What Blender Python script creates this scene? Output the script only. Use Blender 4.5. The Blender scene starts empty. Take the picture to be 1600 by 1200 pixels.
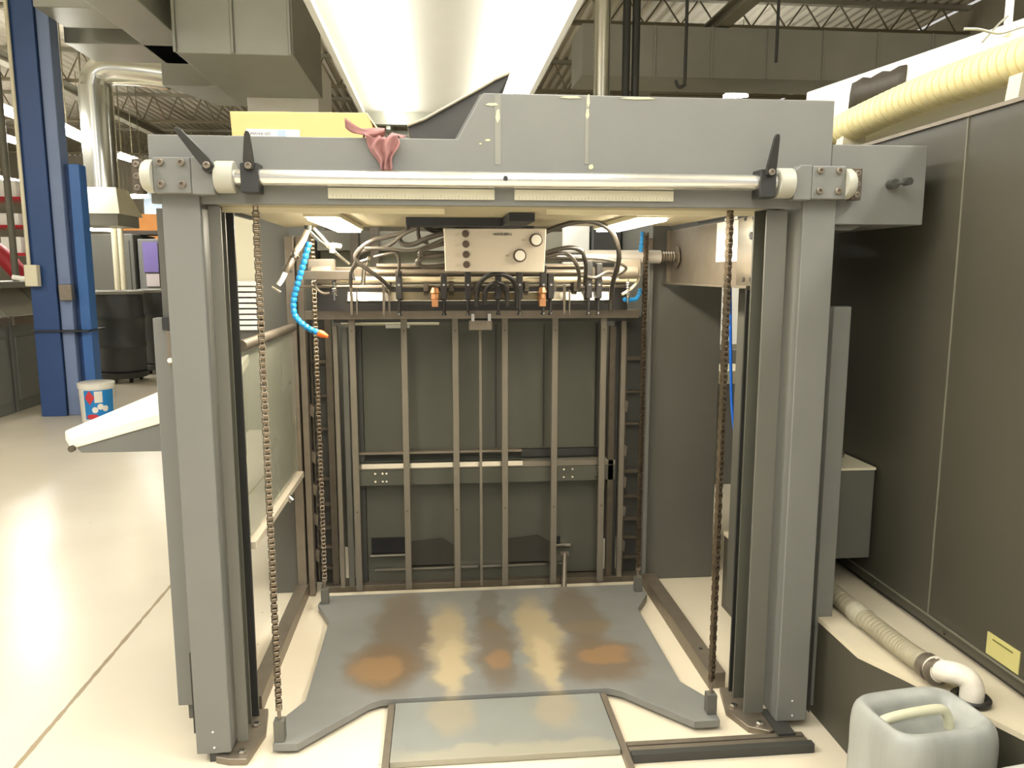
import bpy, bmesh, math, random
from mathutils import Vector, Matrix
random.seed(7)
C = bpy.context.scene.collection
S = bpy.context.scene
# ------------------------------------------------------------------ camera
CAM_H, FPX = 1.45, 1202.0
PITCH, YAW = math.radians(8.28), math.radians(5.4)
cd = bpy.data.cameras.new('camera'); cam = bpy.data.objects.new('camera', cd); C.objects.link(cam)
cam.location = (0, 0, CAM_H); cam.rotation_euler = (math.pi/2 - PITCH, 0, -YAW)
cd.sensor_width = 36; cd.lens = 36*FPX/1600; cd.clip_start = .05; cd.clip_end = 200
S.camera = cam
# ------------------------------------------------------------------ world, exposure
w = bpy.data.worlds.new('hall_ambient'); S.world = w; w.use_nodes = True
bg = w.node_tree.nodes['Background']; bg.inputs[0].default_value = (1.0, .97, .92, 1); bg.inputs[1].default_value = .42
S.view_settings.view_transform = 'Standard'; S.view_settings.look = 'None'
S.view_settings.exposure = 0.62; S.view_settings.gamma = 1.0; S.view_settings.use_curve_mapping = False
STRIP = 9.5      # overhead strips
FAR = 46.0        # other hall fixtures
WORK = 46.0      # work lamps under the hood

def srgb(r, g, b):
    f = lambda c: (c/255/12.92 if c/255 <= .04045 else ((c/255+.055)/1.055)**2.4)
    return (f(r), f(g), f(b))
# ------------------------------------------------------------------ materials
MATS = {}
def mat(name, rgb, rough=.5, metal=0.0, var=.12, scale=6.0, bump=0.0, emit=0.0, alpha=None, trans=0.0, spec=None, streak=False):
    if name in MATS: return MATS[name]
    m = bpy.data.materials.new(name); m.use_nodes = True
    nt = m.node_tree; N = nt.nodes; L = nt.links
    b = N['Principled BSDF']; col = srgb(*rgb)
    b.inputs['Roughness'].default_value = rough; b.inputs['Metallic'].default_value = metal
    if spec is not None: b.inputs['Specular IOR Level'].default_value = spec
    tc = N.new('ShaderNodeTexCoord'); mp = N.new('ShaderNodeMapping'); nz = N.new('ShaderNodeTexNoise')
    nz.inputs['Scale'].default_value = scale; nz.inputs['Detail'].default_value = 6
    if streak: mp.inputs['Scale'].default_value = (1, 1, .12)
    L.new(tc.outputs['Object'], mp.inputs[0]); L.new(mp.outputs[0], nz.inputs[0])
    mx = N.new('ShaderNodeMixRGB')
    mx.inputs[1].default_value = (*[c*(1-var) for c in col], 1); mx.inputs[2].default_value = (*[min(1, c*(1+var)) for c in col], 1)
    L.new(nz.outputs[0], mx.inputs[0]); L.new(mx.outputs[0], b.inputs['Base Color'])
    if bump:
        bp = N.new('ShaderNodeBump'); bp.inputs['Strength'].default_value = bump; bp.inputs['Distance'].default_value = .01
        L.new(nz.outputs[0], bp.inputs['Height']); L.new(bp.outputs[0], b.inputs['Normal'])
    if emit:
        b.inputs['Emission Color'].default_value = (*col, 1); b.inputs['Emission Strength'].default_value = emit
    if trans: b.inputs['Transmission Weight'].default_value = trans
    if alpha is not None: b.inputs['Alpha'].default_value = alpha
    MATS[name] = m; return m

paint   = mat('grey machine paint', (117, 117, 112), .45, var=.06, scale=9)
paint_d = mat('grey paint of rear panels', (98, 97, 89), .5, var=.08, scale=5)
paint_b = mat('dark cabinet paint', (73, 70, 59), .38, var=.14, scale=2.5)
panel_d = mat('shaded grey panel paint', (82, 82, 72), .5, var=.08, scale=5)  # machine paint with the shade at the rear mixed into its colour
blackm  = mat('black enamel', (48, 48, 46), .4)
blackr  = mat('black rubber', (40, 38, 36), .45)
hosem   = mat('grey rubber hose', (86, 80, 72), .3)  # grey lifted slightly to carry the lamp glare
steel   = mat('bright steel', (205, 200, 190), .25, 1.0, var=.05)
chrome  = mat('polished chrome', (235, 232, 225), .18, .85, var=.02)
steel_w = mat('worn steel', (140, 130, 116), .45, .7, var=.2, scale=20)
steel_d = mat('oily steel', (96, 88, 76), .5, .5, var=.3, scale=25)
bars_m  = mat('bare steel bars', (128, 121, 108), .5, .35, var=.12, scale=14)
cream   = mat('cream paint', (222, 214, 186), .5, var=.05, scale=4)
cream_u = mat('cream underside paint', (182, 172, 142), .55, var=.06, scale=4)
ruler_m = mat('pale scale strip', (214, 210, 188), .5, var=.04, scale=30)
box_m   = mat('pale control panel', (206, 196, 178), .45, var=.05, scale=9)
white   = mat('white plastic', (240, 238, 228), .4, var=.03)
whitep  = mat('white paper', (245, 243, 235), .7, var=.02)
knob_c  = mat('white knob cap', (238, 234, 222), .35, var=.02)
btn     = mat('dark push button', (84, 68, 58), .4)
blue    = mat('blue column paint', (46, 74, 124), .45, var=.10, scale=4)
blue2   = mat('lighter blue paint', (58, 104, 168), .4, var=.08, scale=4)
bluehose= mat('blue plastic hose', (40, 140, 205), .35, var=.08)
bluet   = mat('blue air tube', (20, 100, 210), .35)
orange  = mat('orange nozzle', (240, 110, 40), .4)
galv    = mat('galvanised sheet', (158, 158, 146), .42, .35, var=.10, scale=3)
galv_b  = mat('shiny spiral duct', (225, 225, 215), .22, .9, var=.05)
yellow  = mat('yellow ribbed plastic', (240, 226, 168), .5, var=.03)
whduct  = mat('white sheet duct', (252, 250, 238), .6, var=.02)
tape    = mat('black tape', (66, 58, 48), .6, var=.3, scale=30)
card    = mat('cardboard', (216, 182, 120), .7, var=.05)
rag_m   = mat('faded red cloth', (150, 108, 104), .9, var=.35, scale=22, bump=.3)
tarp_m  = mat('black folded tarp', (62, 60, 56), .5, var=.3, scale=8)
tarp_e  = mat('pale tarp edge', (196, 184, 160), .6)
concdark= mat('black steel', (60, 60, 56), .5)
copper  = mat('copper coloured fitting', (186, 134, 92), .35, .6, var=.2, scale=30)
glassm  = mat('dusty clear guard', (168, 170, 152), .3, alpha=.38, var=.3, scale=2.5)
deck    = mat('ceiling deck paint', (206, 200, 182), .8, var=.05)
trussm  = mat('truss paint', (120, 112, 88), .7)
beamm   = mat('roof beam paint', (150, 146, 128), .7)
red     = mat('red paint', (170, 30, 40), .5)
purple  = mat('purple sheet', (118, 104, 164), .6)
drumm   = mat('black plastic drum', (62, 64, 64), .42, var=.10, scale=5)
canm    = mat('stained translucent can', (158, 160, 154), .35, var=.6, scale=9, streak=True)
canm2   = mat('cloudy white can', (200, 200, 196), .35, var=.1, scale=5)
pvc     = mat('white dirty elbow', (228, 220, 204), .45, var=.2, scale=40)
pipe_m  = mat('dirty ribbed pipe', (156, 148, 124), .5, var=.25, scale=14)
dusty   = mat('dusty cream surface', (205, 194, 168), .7, var=.2, scale=5)
yplate  = mat('yellow notice plate', (196, 188, 122), .6, var=.06)
ink     = mat('dark print', (70, 66, 62), .6)
canopy_m= mat('canopy enamel', (208, 206, 196), .6, var=.02)
orangeb = mat('orange carton', (206, 138, 70), .6)
pailw   = mat('white pail plastic', (232, 228, 216), .4)
pailb   = mat('blue pail label', (30, 130, 200), .45)
pailr   = mat('red label print', (205, 55, 60), .45)
tube_e  = mat('lit fluorescent strip', (255, 253, 246), .5, emit=STRIP, var=0)
far_e   = mat('lit hall tube', (255, 253, 246), .5, emit=FAR, var=0)
work_e  = mat('lit work lamp lens', (255, 244, 222), .5, emit=WORK, var=0)

def floor_mat():
    m = bpy.data.materials.new('cream epoxy floor'); m.use_nodes = True
    nt = m.node_tree; N = nt.nodes; L = nt.links; b = N['Principled BSDF']
    geo = N.new('ShaderNodeNewGeometry'); sep = N.new('ShaderNodeSeparateXYZ'); L.new(geo.outputs['Position'], sep.inputs[0])
    nz = N.new('ShaderNodeTexNoise'); nz.inputs['Scale'].default_value = .8; nz.inputs['Detail'].default_value = 8; L.new(geo.outputs['Position'], nz.inputs[0])
    r = N.new('ShaderNodeValToRGB'); r.color_ramp.elements[0].position = .3; r.color_ramp.elements[1].position = .7
    r.color_ramp.elements[0].color = (*srgb(214, 203, 180), 1); r.color_ramp.elements[1].color = (*srgb(228, 219, 198), 1)
    L.new(nz.outputs[0], r.inputs[0])
    # expansion joint along depth, ragged edges
    n2 = N.new('ShaderNodeTexNoise'); n2.inputs['Scale'].default_value = 14; n2.inputs['Detail'].default_value = 3; L.new(geo.outputs['Position'], n2.inputs[0])
    a = N.new('ShaderNodeMath'); a.operation = 'ADD'; a.inputs[1].default_value = 1.265; L.new(sep.outputs[0], a.inputs[0])
    ab = N.new('ShaderNodeMath'); ab.operation = 'ABSOLUTE'; L.new(a.outputs[0], ab.inputs[0])
    s = N.new('ShaderNodeMath'); s.operation = 'MULTIPLY_ADD'; s.inputs[1].default_value = .012; s.inputs[2].default_value = .0015; L.new(n2.outputs[0], s.inputs[0])
    lt = N.new('ShaderNodeMath'); lt.operation = 'LESS_THAN'; L.new(ab.outputs[0], lt.inputs[0]); L.new(s.outputs[0], lt.inputs[1])
    mj = N.new('ShaderNodeMixRGB'); mj.inputs[2].default_value = (*srgb(158, 140, 112), 1); L.new(lt.outputs[0], mj.inputs[0]); L.new(r.outputs[0], mj.inputs[1])
    # small scuffs
    n3 = N.new('ShaderNodeTexVoronoi'); n3.inputs['Scale'].default_value = 7; L.new(geo.outputs['Position'], n3.inputs[0])
    l3 = N.new('ShaderNodeMath'); l3.operation = 'LESS_THAN'; l3.inputs[1].default_value = .035; L.new(n3.outputs['Distance'], l3.inputs[0])
    mk = N.new('ShaderNodeMixRGB'); mk.inputs[2].default_value = (*srgb(190, 178, 150), 1); L.new(l3.outputs[0], mk.inputs[0]); L.new(mj.outputs[0], mk.inputs[1])
    L.new(mk.outputs[0], b.inputs['Base Color'])
    b.inputs['Roughness'].default_value = .24
    bp = N.new('ShaderNodeBump'); bp.inputs['Strength'].default_value = .12; bp.inputs['Distance'].default_value = .02
    n4 = N.new('ShaderNodeTexNoise'); n4.inputs['Scale'].default_value = 2.2; L.new(geo.outputs['Position'], n4.inputs[0])
    L.new(n4.outputs[0], bp.inputs['Height']); L.new(bp.outputs[0], b.inputs['Normal'])
    return m

def stain_mat(name, base, blobs, rough=.42):
    """steel sheet with rust/oil stains: blobs = (x, y, rx, ry, rgb, strength)"""
    m = bpy.data.materials.new(name); m.use_nodes = True
    nt = m.node_tree; N = nt.nodes; L = nt.links; b = N['Principled BSDF']
    geo = N.new('ShaderNodeNewGeometry')
    nz = N.new('ShaderNodeTexNoise'); nz.inputs['Scale'].default_value = 9; nz.inputs['Detail'].default_value = 5; L.new(geo.outputs['Position'], nz.inputs[0])
    sub = N.new('ShaderNodeVectorMath'); sub.operation = 'SUBTRACT'; sub.inputs[1].default_value = (.5, .5, .5); L.new(nz.outputs[1], sub.inputs[0])
    sc = N.new('ShaderNodeVectorMath'); sc.operation = 'SCALE'; sc.inputs['Scale'].default_value = .13; L.new(sub.outputs[0], sc.inputs[0])
    ad = N.new('ShaderNodeVectorMath'); ad.operation = 'ADD'; L.new(geo.outputs['Position'], ad.inputs[0]); L.new(sc.outputs[0], ad.inputs[1])
    nb = N.new('ShaderNodeTexNoise'); nb.inputs['Scale'].default_value = 5; nb.inputs['Detail'].default_value = 8; L.new(geo.outputs['Position'], nb.inputs[0])
    mx = N.new('ShaderNodeMixRGB'); c = srgb(*base)
    mx.inputs[1].default_value = (*[v*.8 for v in c], 1); mx.inputs[2].default_value = (*[v*1.2 for v in c], 1); L.new(nb.outputs[0], mx.inputs[0])
    cur = mx.outputs[0]
    for (x, y, rx, ry, rgb, st) in blobs:
        q = N.new('ShaderNodeMapping'); q.vector_type = 'POINT'
        q.inputs['Location'].default_value = (-x/rx, -y/ry, 0); q.inputs['Scale'].default_value = (1/rx, 1/ry, 0)
        L.new(ad.outputs[0], q.inputs[0])
        ln = N.new('ShaderNodeVectorMath'); ln.operation = 'LENGTH'; L.new(q.outputs[0], ln.inputs[0])
        mr = N.new('ShaderNodeMapRange'); mr.interpolation_type = 'SMOOTHSTEP'
        mr.inputs['From Min'].default_value = 1.22; mr.inputs['From Max'].default_value = .62; mr.inputs['To Min'].default_value = 0; mr.inputs['To Max'].default_value = st
        L.new(ln.outputs['Value'], mr.inputs['Value'])
        mm = N.new('ShaderNodeMixRGB'); mm.inputs[2].default_value = (*srgb(*rgb), 1); L.new(mr.outputs[0], mm.inputs[0]); L.new(cur, mm.inputs[1]); cur = mm.outputs[0]
    L.new(cur, b.inputs['Base Color']); b.inputs['Roughness'].default_value = rough; b.inputs['Metallic'].default_value = .15
    return m

# ------------------------------------------------------------------ mesh builder
def crom(pts, n=6):
    P = [Vector(p) for p in pts]
    if len(P) < 3: return P
    P = [2*P[0]-P[1]] + P + [2*P[-1]-P[-2]]; out = []
    for i in range(1, len(P)-2):
        a, b, c, d = P[i-1:i+3]
        for k in range(n):
            t = k/n
            out.append(.5*((2*b)+(c-a)*t+(2*a-5*b+4*c-d)*t*t+(3*b-a-3*c+d)*t**3))
    out.append(P[-2]); return out
class MB:
    def __init__(s): s.v = []; s.f = []
    def add(s, vs, fs):
        n = len(s.v); s.v += [Vector(v) for v in vs]; s.f += [[i+n for i in f] for f in fs]; return s
    def hexa(s, p):   # bottom 4 then top 4
        return s.add(p, [(3,2,1,0),(4,5,6,7),(0,1,5,4),(1,2,6,5),(2,3,7,6),(3,0,4,7)])
    def box(s, x0, x1, y0, y1, z0, z1):
        return s.hexa([(x0,y0,z0),(x1,y0,z0),(x1,y1,z0),(x0,y1,z0),(x0,y0,z1),(x1,y0,z1),(x1,y1,z1),(x0,y1,z1)])
    def bar(s, p0, p1, w, h, up=(0,0,1)):
        p0, p1 = Vector(p0), Vector(p1); d = (p1-p0).normalized(); u = Vector(up)
        if abs(d.dot(u)) > .98: u = Vector((0,1,0))
        r = d.cross(u).normalized(); u = r.cross(d).normalized(); r *= w/2; u *= h/2
        return s.hexa([p0-r-u, p0+r-u, p1+r-u, p1-r-u, p0-r+u, p0+r+u, p1+r+u, p1-r+u])
    def rings(s, cs, fr, n, caps=True):
        """cs: list of (centre, radius) ; fr: list of (u, v) axes"""
        base = len(s.v)
        for (c, r), (u, v) in zip(cs, fr):
            for k in range(n):
                a = 2*math.pi*k/n; s.v.append(c+u*(math.cos(a)*r)+v*(math.sin(a)*r))
        for i in range(len(cs)-1):
            for k in range(n):
                a = base+i*n+k; b = base+i*n+(k+1) % n
                s.f.append([a, b, b+n, a+n])
        if caps:
            s.f.append([base+k for k in range(n)][::-1]); s.f.append([base+(len(cs)-1)*n+k for k in range(n)])
        return s
    def tube(s, pts, r, n=10, smooth=6, raw=False, caps=True):
        P = [Vector(p) for p in pts] if raw else crom(pts, smooth)
        R = r if isinstance(r, list) else [r]*len(P)
        fr = []; prev = None
        for i, p in enumerate(P):
            d = (P[min(i+1, len(P)-1)]-P[max(i-1, 0)]).normalized()
            if prev is None:
                u = d.cross(Vector((0,0,1)));
                if u.length < .1: u = d.cross(Vector((0,1,0)))
            else: u = prev - d*prev.dot(d)
            u.normalize(); prev = u; fr.append((u, d.cross(u)))
        return s.rings(list(zip(P, R)), fr, n, caps)
    def cyl(s, p0, p1, r, r2=None, n=20):
        return s.tube([p0, p1], [r, r if r2 is None else r2], n=n, raw=True)
    def lathe(s, c, prof, n=28, ax='z'):
        c = Vector(c); A = {'z': Vector((0,0,1)), 'y': Vector((0,1,0)), 'x': Vector((1,0,0))}[ax]
        u = Vector((0,1,0)) if ax == 'x' else Vector((1,0,0)); v = A.cross(u)
        return s.rings([(c+A*h, max(r, 1e-4)) for r, h in prof], [(u, v)]*len(prof), n)
    def prism(s, poly, a, b, ax='z'):
        f = {'z': lambda p, t: (p[0], p[1], t), 'y': lambda p, t: (p[0], t, p[1]), 'x': lambda p, t: (t, p[0], p[1])}[ax]
        n = len(poly)
        return s.add([f(p, a) for p in poly]+[f(p, b) for p in poly],
                     [list(range(n))[::-1], list(range(n, 2*n))]+[[i, (i+1) % n, n+(i+1) % n, n+i] for i in range(n)])
    def grid(s, P):   # P[i][j] points -> sheet
        n = len(s.v); w_ = len(P[0])
        for row in P: s.v += [Vector(p) for p in row]
        for i in range(len(P)-1):
            for j in range(w_-1):
                a = n+i*w_+j; s.f.append([a, a+1, a+w_+1, a+w_])
        return s
    def build(s, name, m, parent=None, bevel=0.0, origin=None, solid=0.0, sub=0, rot=None, ang=38):
        if parent is not None:
            o = Vector((0,0,0)); p = parent
            while p is not None: o += p.location; p = p.parent
        elif origin is None:
            xs = [v.x for v in s.v]; ys = [v.y for v in s.v]; o = Vector(((min(xs)+max(xs))/2, (min(ys)+max(ys))/2, min(v.z for v in s.v)))
        else: o = Vector(origin)
        me = bpy.data.meshes.new(name); me.from_pydata([v-o for v in s.v], [], s.f); me.update()
        bm = bmesh.new(); bm.from_mesh(me); bmesh.ops.recalc_face_normals(bm, faces=bm.faces); bm.to_mesh(me); bm.free()
        me.materials.append(m); me.polygons.foreach_set('use_smooth', [True]*len(me.polygons)); me.set_sharp_from_angle(angle=math.radians(ang))
        ob = bpy.data.objects.new(name, me); C.objects.link(ob)
        if parent is not None: ob.parent = parent
        else: ob.location = o
        if solid: q = ob.modifiers.new('solid', 'SOLIDIFY'); q.thickness = solid
        if sub: q = ob.modifiers.new('sub', 'SUBSURF'); q.levels = sub; q.render_levels = sub
        if bevel:
            q = ob.modifiers.new('bevel', 'BEVEL'); q.width = bevel; q.segments = 2; q.limit_method = 'ANGLE'; q.angle_limit = math.radians(50); q.harden_normals = True
        return ob
def tag(o, label=None, cat=None, group=None, kind=None):
    if label: o['label'] = label
    if cat: o['category'] = cat
    if group: o['group'] = group
    if kind: o['kind'] = kind
    return o
def thing(name, label, cat, loc=(0,0,0), group=None):
    o = bpy.data.objects.new(name, None); C.objects.link(o); o.location = loc; o.empty_display_size = .1
    return tag(o, label, cat, group)
def struct(o): o['kind'] = 'structure'; return o
def lab(o, l): o['label'] = l; return o
def copy_tree(o, loc=None, label=None, parent=None):
    c = o.copy(); C.objects.link(c); c.parent = parent
    if loc is not None: c.location = loc
    if label: c['label'] = label
    for ch in list(o.children): copy_tree(ch, parent=c)
    return c
B = lambda *a: MB().box(*a)
# a pixel of the 1600x1200 frame turned into a world point on the plane Y = const (used while laying out cables)
_F = Vector((math.sin(YAW)*math.cos(PITCH), math.cos(YAW)*math.cos(PITCH), -math.sin(PITCH)))
_R = Vector((math.cos(YAW), -math.sin(YAW), 0)); _U = _R.cross(_F)
def at(x, y, Y):
    d = _F*FPX+_R*(x-800)+_U*(600-y); return Vector((0,0,CAM_H))+d*(Y/d.y)
def bolt(p, r=.008, h=.008, ax='y', d=-1):
    """socket head screw, mesh with recessed centre"""
    prof = [(r, 0), (r, h*.8), (r*.85, h), (r*.5, h), (r*.45, h*.4), (0, h*.4)]
    return MB().lathe(p, [(a, b*d) for a, b in prof], n=14, ax=ax)

# ================================================================== SETTING
struct(B(-16, 9, -6, 32, -.1, 0).build('floor', floor_mat()))
ce = MB()
xs = [-16+i*.15 for i in range(168)]
prof = []
for i in range(125):
    x = -16+i*.2; prof += [(x, 5.9), (x+.11, 5.9), (x+.13, 5.94), (x+.18, 5.94)]
ce.grid([[(x, -6, z) for x, z in prof], [(x, 32, z) for x, z in prof]])
struct(ce.build('ceiling', deck, solid=.02, origin=(0, 0, 5.9)))
struct(B(-16, 9, 32, 32.2, 0, 5.9).build('wall_back', deck))
struct(B(-16.2, -16, -6, 32, 0, 5.9).build('wall_left', deck))
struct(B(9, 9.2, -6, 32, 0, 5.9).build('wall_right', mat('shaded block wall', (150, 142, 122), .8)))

# roof trusses ------------------------------------------------------
def truss(Y, z0, z1, label):
    t = thing('roof_truss', label, 'truss', (-3.5, Y, z0), 'steel trusses under the roof deck')
    MB().box(-16, 9, Y-.06, Y+.06, z0, z0+.05).build('bottom_chord', trussm, t)
    MB().box(-16, 9, Y-.06, Y+.06, z1-.07, z1).build('top_chord', beamm, t)
    m = MB(); x = -15.8
    while x < 8.7:
        m.cyl((x, Y, z0+.03), (x+.3, Y, z1-.04), .014, n=6); m.cyl((x+.3, Y, z1-.04), (x+.6, Y, z0+.03), .014, n=6)
        x += .6
    m.build('web_rods', trussm, t)
for Y, z0, l in [(13.0, 5.42, 'steel roof truss with open web rods, nearest to the camera'), (17, 5.25, 'steel roof truss, second nearest, beyond the big ducts'),
                 (21, 5.2, 'steel roof truss, third row back over the hall'), (26, 5.1, 'steel roof truss farthest back near the end wall')]:
    truss(Y, z0, 5.9, l)
# long roof beams in depth
for x, l in [(-7.4, 'beam under the roof left of the blue column'), (-2.9, 'roof beam left of the overhead light canopy'), (4.2, 'roof beam right of the canopy above the grey duct')]:
    m = MB().box(x-.1, x+.1, 6, 31.9, 5.0, 5.03).box(x-.1, x+.1, 6, 31.9, 5.17, 5.2).box(x-.012, x+.012, 6, 31.9, 5.03, 5.17)
    tag(m.build('roof_beam', beamm), l, 'beam', 'long steel roof beams')

# overhead canopy with two light strips -----------------------------
cn = thing('light_canopy', 'long pale ceiling canopy with two bright strips above the machine', 'light canopy', (.05, 3, 3.0))
MB().box(-.70, .80, -3, 8.0, 3.02, 3.06).build('canopy_panel', canopy_m, cn)
MB().box(-.74, -.70, -3, 8.0, 2.97, 3.1).box(.80, .84, -3, 8.0, 2.97, 3.1).build('edge_lip', canopy_m, cn)
MB().box(-.74, .84, 8.0, 8.1, 2.90, 3.1).build('end_beam', galv, cn)
for x0, x1 in ((-.48, -.30), (.44, .63)):
    k = MB().box(x0, x1, -2.9, 7.95, 2.90, 2.93).build('light_strip', tube_e, cn); k['label'] = 'glowing fluorescent strip'
for xx in (-.39, .535):
    MB().box(xx-.02, xx+.02, -2.9, 7.95, 2.93, 3.02).build('strip_spine', canopy_m, cn)
m = MB()
for i in range(7): m.box(-.52, .75, 8.3, 8.33, 2.63+i*.035, 2.645+i*.035)
m.box(-.55, .78, 8.33, 8.5, 2.6, 2.9).box(-.5, -.46, 8.05, 8.4, 2.86, 2.92).box(.7, .74, 8.05, 8.4, 2.86, 2.92)
tag(m.build('louvre_grille', galv), 'grey slatted grille below the far end of the canopy', 'grille')

# hall fixtures ------------------------------------------------------
def fixture(p0, p1, label, w=.16):
    p0, p1 = Vector(p0), Vector(p1)
    t = thing('ceiling_light', label, 'ceiling light', (p0+p1)/2, 'fluorescent fixtures across the hall')
    up = Vector((0, 0, .05))
    MB().bar(p0+up, p1+up, w*.6, .04).build('housing', white, t)
    MB().bar(p0, p1, w, .05).build('tube', far_e, t)
    for q in (p0.lerp(p1, .2), p0.lerp(p1, .8)): MB().cyl(q+up, (q.x, q.y, 5.9), .008, n=6).build('hanger', trussm, t)
for a, b, l in [
    (at(-40, 155, 10), at(40, 186, 11.5), 'hanging fluorescent light at the top left picture edge, crossed by pipes'),
    (at(94, 200, 10.5), at(140, 222, 12.5), 'fluorescent light between the blue column and the silver duct'),
    (at(-30, 205, 14), at(40, 226, 16), 'second fluorescent light down at the left picture edge'),
    (at(184, 243, 15), at(212, 252, 17), 'short glowing light right of the silver duct'),
    (at(-10, 277, 20), at(42, 288, 22), 'thin distant fluorescent light left of the blue column'),
    (at(-10, 306, 24), at(44, 308, 24.1), 'faint distant light low at the left edge'),
    (at(184, 309, 20), at(232, 307, 20.1), 'distant light beside the upper corner of the feeder'),
    (at(196, 341, 22), at(233, 341, 22.1), 'distant white light just above the orange carton'),
    (at(125, 358, 19), at(180, 360, 19.1), 'low bright light above the tall grey cabinets'),
    (at(1137, 150, 13.3), at(1162, 150, 14.2), 'glowing light seen over the raised hood edge')]:
    fixture(a, b, l)
for x, y, l in [(-3.2, .5, 'ceiling light over the aisle left of the feeder'), (-6.5, 1.5, 'ceiling light over the far left aisle'), (3.2, 0, 'ceiling light over the right-hand cabinet')]:
    fixture((x, y-1.4, 4.3), (x, y+1.4, 4.3), l, .3)

# ducts --------------------------------------------------------------
def duct(name, m, label, mt=galv, seams=None):
    t = m.build(name, mt, bevel=.01); return tag(t, label, 'duct')
m = MB().hexa([(-2.35, 7.6, 3.42), (-1.30, 7.6, 3.42), (-1.30, 9.4, 3.42), (-2.35, 9.4, 3.42), (-2.35, 7.6, 4.25), (-1.30, 7.6, 4.25), (-1.30, 9.4, 4.25), (-2.35, 9.4, 4.25)])
for x in (-2.35, -1.84, -1.33): m.box(x-.015, x+.015, 7.57, 7.6, 3.42, 4.25)
duct('air_duct', m, 'big square grey duct section hanging left of the light canopy')
m = MB().hexa([(-2.15, 9.402, 3.25), (-1.35, 9.402, 3.25), (-1.35, 10.6, 3.5), (-2.15, 10.6, 3.5), (-2.15, 9.402, 3.9), (-1.35, 9.402, 3.9), (-1.35, 10.6, 3.9), (-2.15, 10.6, 3.9)]).cyl((-1.75, 10.2, 3.88), (-1.75, 10.2, 5.92), .012, n=8)
duct('air_duct', m, 'small tapered duct end beneath the big square duct section', white)
m = MB().box(-3.55, -2.75, 7.6, 8.2, 3.78, 4.3).box(-2.95, -2.5, 6.4, 9.2, 3.72, 4.3).box(-3.7, -2.36, 8.5, 9.2, 3.72, 4.3)
duct('air_duct', m, 'stepped rectangular duct with corners at the top left')
m = MB().hexa([(-3.5, 10.7, 3.82), (-2.0, 10.7, 3.82), (-1.7, 11.8, 3.80), (-3.1, 11.8, 3.80), (-3.5, 10.7, 4.2), (-2.0, 10.7, 4.2), (-1.7, 11.8, 4.2), (-3.1, 11.8, 4.2)])
duct('air_duct', m, 'wide slanted duct behind the silver elbow, below the stepped duct')
m = MB().box(2.1, 8.5, 11.5, 12.4, 4.27, 4.98)
for i in range(8): m.box(2.3+i*.85, 2.33+i*.85, 11.47, 11.5, 4.27, 4.98)
duct('air_duct', m, 'long wide grey duct running across the hall on the right', mat('dull duct', (170, 170, 158), .6, var=.14, scale=2))
m = MB().hexa([(2.9, 10.4, 3.2), (4.1, 9.6, 3.2), (8.3, 14, 3.2), (7.1, 15, 3.2), (2.9, 10.4, 3.42), (4.1, 9.6, 3.42), (8.3, 14, 3.42), (7.1, 15, 3.42)])
duct('air_duct', m, 'low slanting duct below the long duct on the right', beamm)
# silver exhaust pipe with hood
t = thing('exhaust_pipe', 'shiny silver exhaust pipe with an elbow dropping into a flared hood', 'exhaust pipe', (-4.4, 11, 2.1))
MB().cyl((-4.45, 11, 2.55), (-4.45, 11, 3.85), .2, n=28).build('riser', galv_b, t)
MB().tube([(-4.45, 11, 3.85), (-4.40, 11, 4.0), (-4.25, 11, 4.07), (-4.0, 11, 4.07), (-3.75, 11.0, 4.05), (-3.5, 11.0, 4.02)], .19, n=24).build('elbow', galv_b, t)
MB().hexa([(-4.78, 10.6, 2.2), (-4.10, 10.6, 2.2), (-4.10, 11.4, 2.2), (-4.78, 11.4, 2.2), (-4.66, 10.8, 2.55), (-4.2, 10.8, 2.55), (-4.2, 11.2, 2.55), (-4.66, 11.2, 2.55)]).build('flared_hood', cream, t)
MB().cyl((-4.62, 11, 2.5), (-4.62, 11, 5.92), .012, n=8).build('hanger', trussm, t)
MB().box(-4.74, -4.14, 10.64, 11.36, 2.05, 2.2).build('hood_band', galv, t)
# vertical pipes right of the canopy
tag(MB().cyl((1.87, 9, 3.1), (1.87, 9, 5.9), .095).build('vertical_pipe', galv_b), 'shiny white vertical pipe right of the light canopy', 'pipe')
tag(MB().cyl((2.15, 9, 3.2), (2.15, 9, 5.9), .045).build('vertical_pipe', concdark), 'dark vertical pipe, left one of the close pair behind the hood', 'pipe')
tag(MB().cyl((2.26, 9, 3.2), (2.26, 9, 5.9), .045).build('vertical_pipe', concdark), 'dark vertical pipe, right one of the close pair behind the hood', 'pipe')
tag(MB().tube([(2.84, 9, 5.9), (2.84, 9, 4.6), (2.84, 9, 3.65), (2.83, 9, 3.57), (2.77, 9, 3.55), (2.73, 9, 3.62)], .02, n=8).build('hanger_hook', concdark), 'thin dark rod hanging from the roof with a hooked end', 'hook')
tag(MB().cyl((4.0, 9.2, 3.9), (4.0, 9.2, 5.9), .02, n=8).build('hanger_rod', concdark), 'thin dark rod hanging in front of the grey duct', 'rod')

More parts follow.
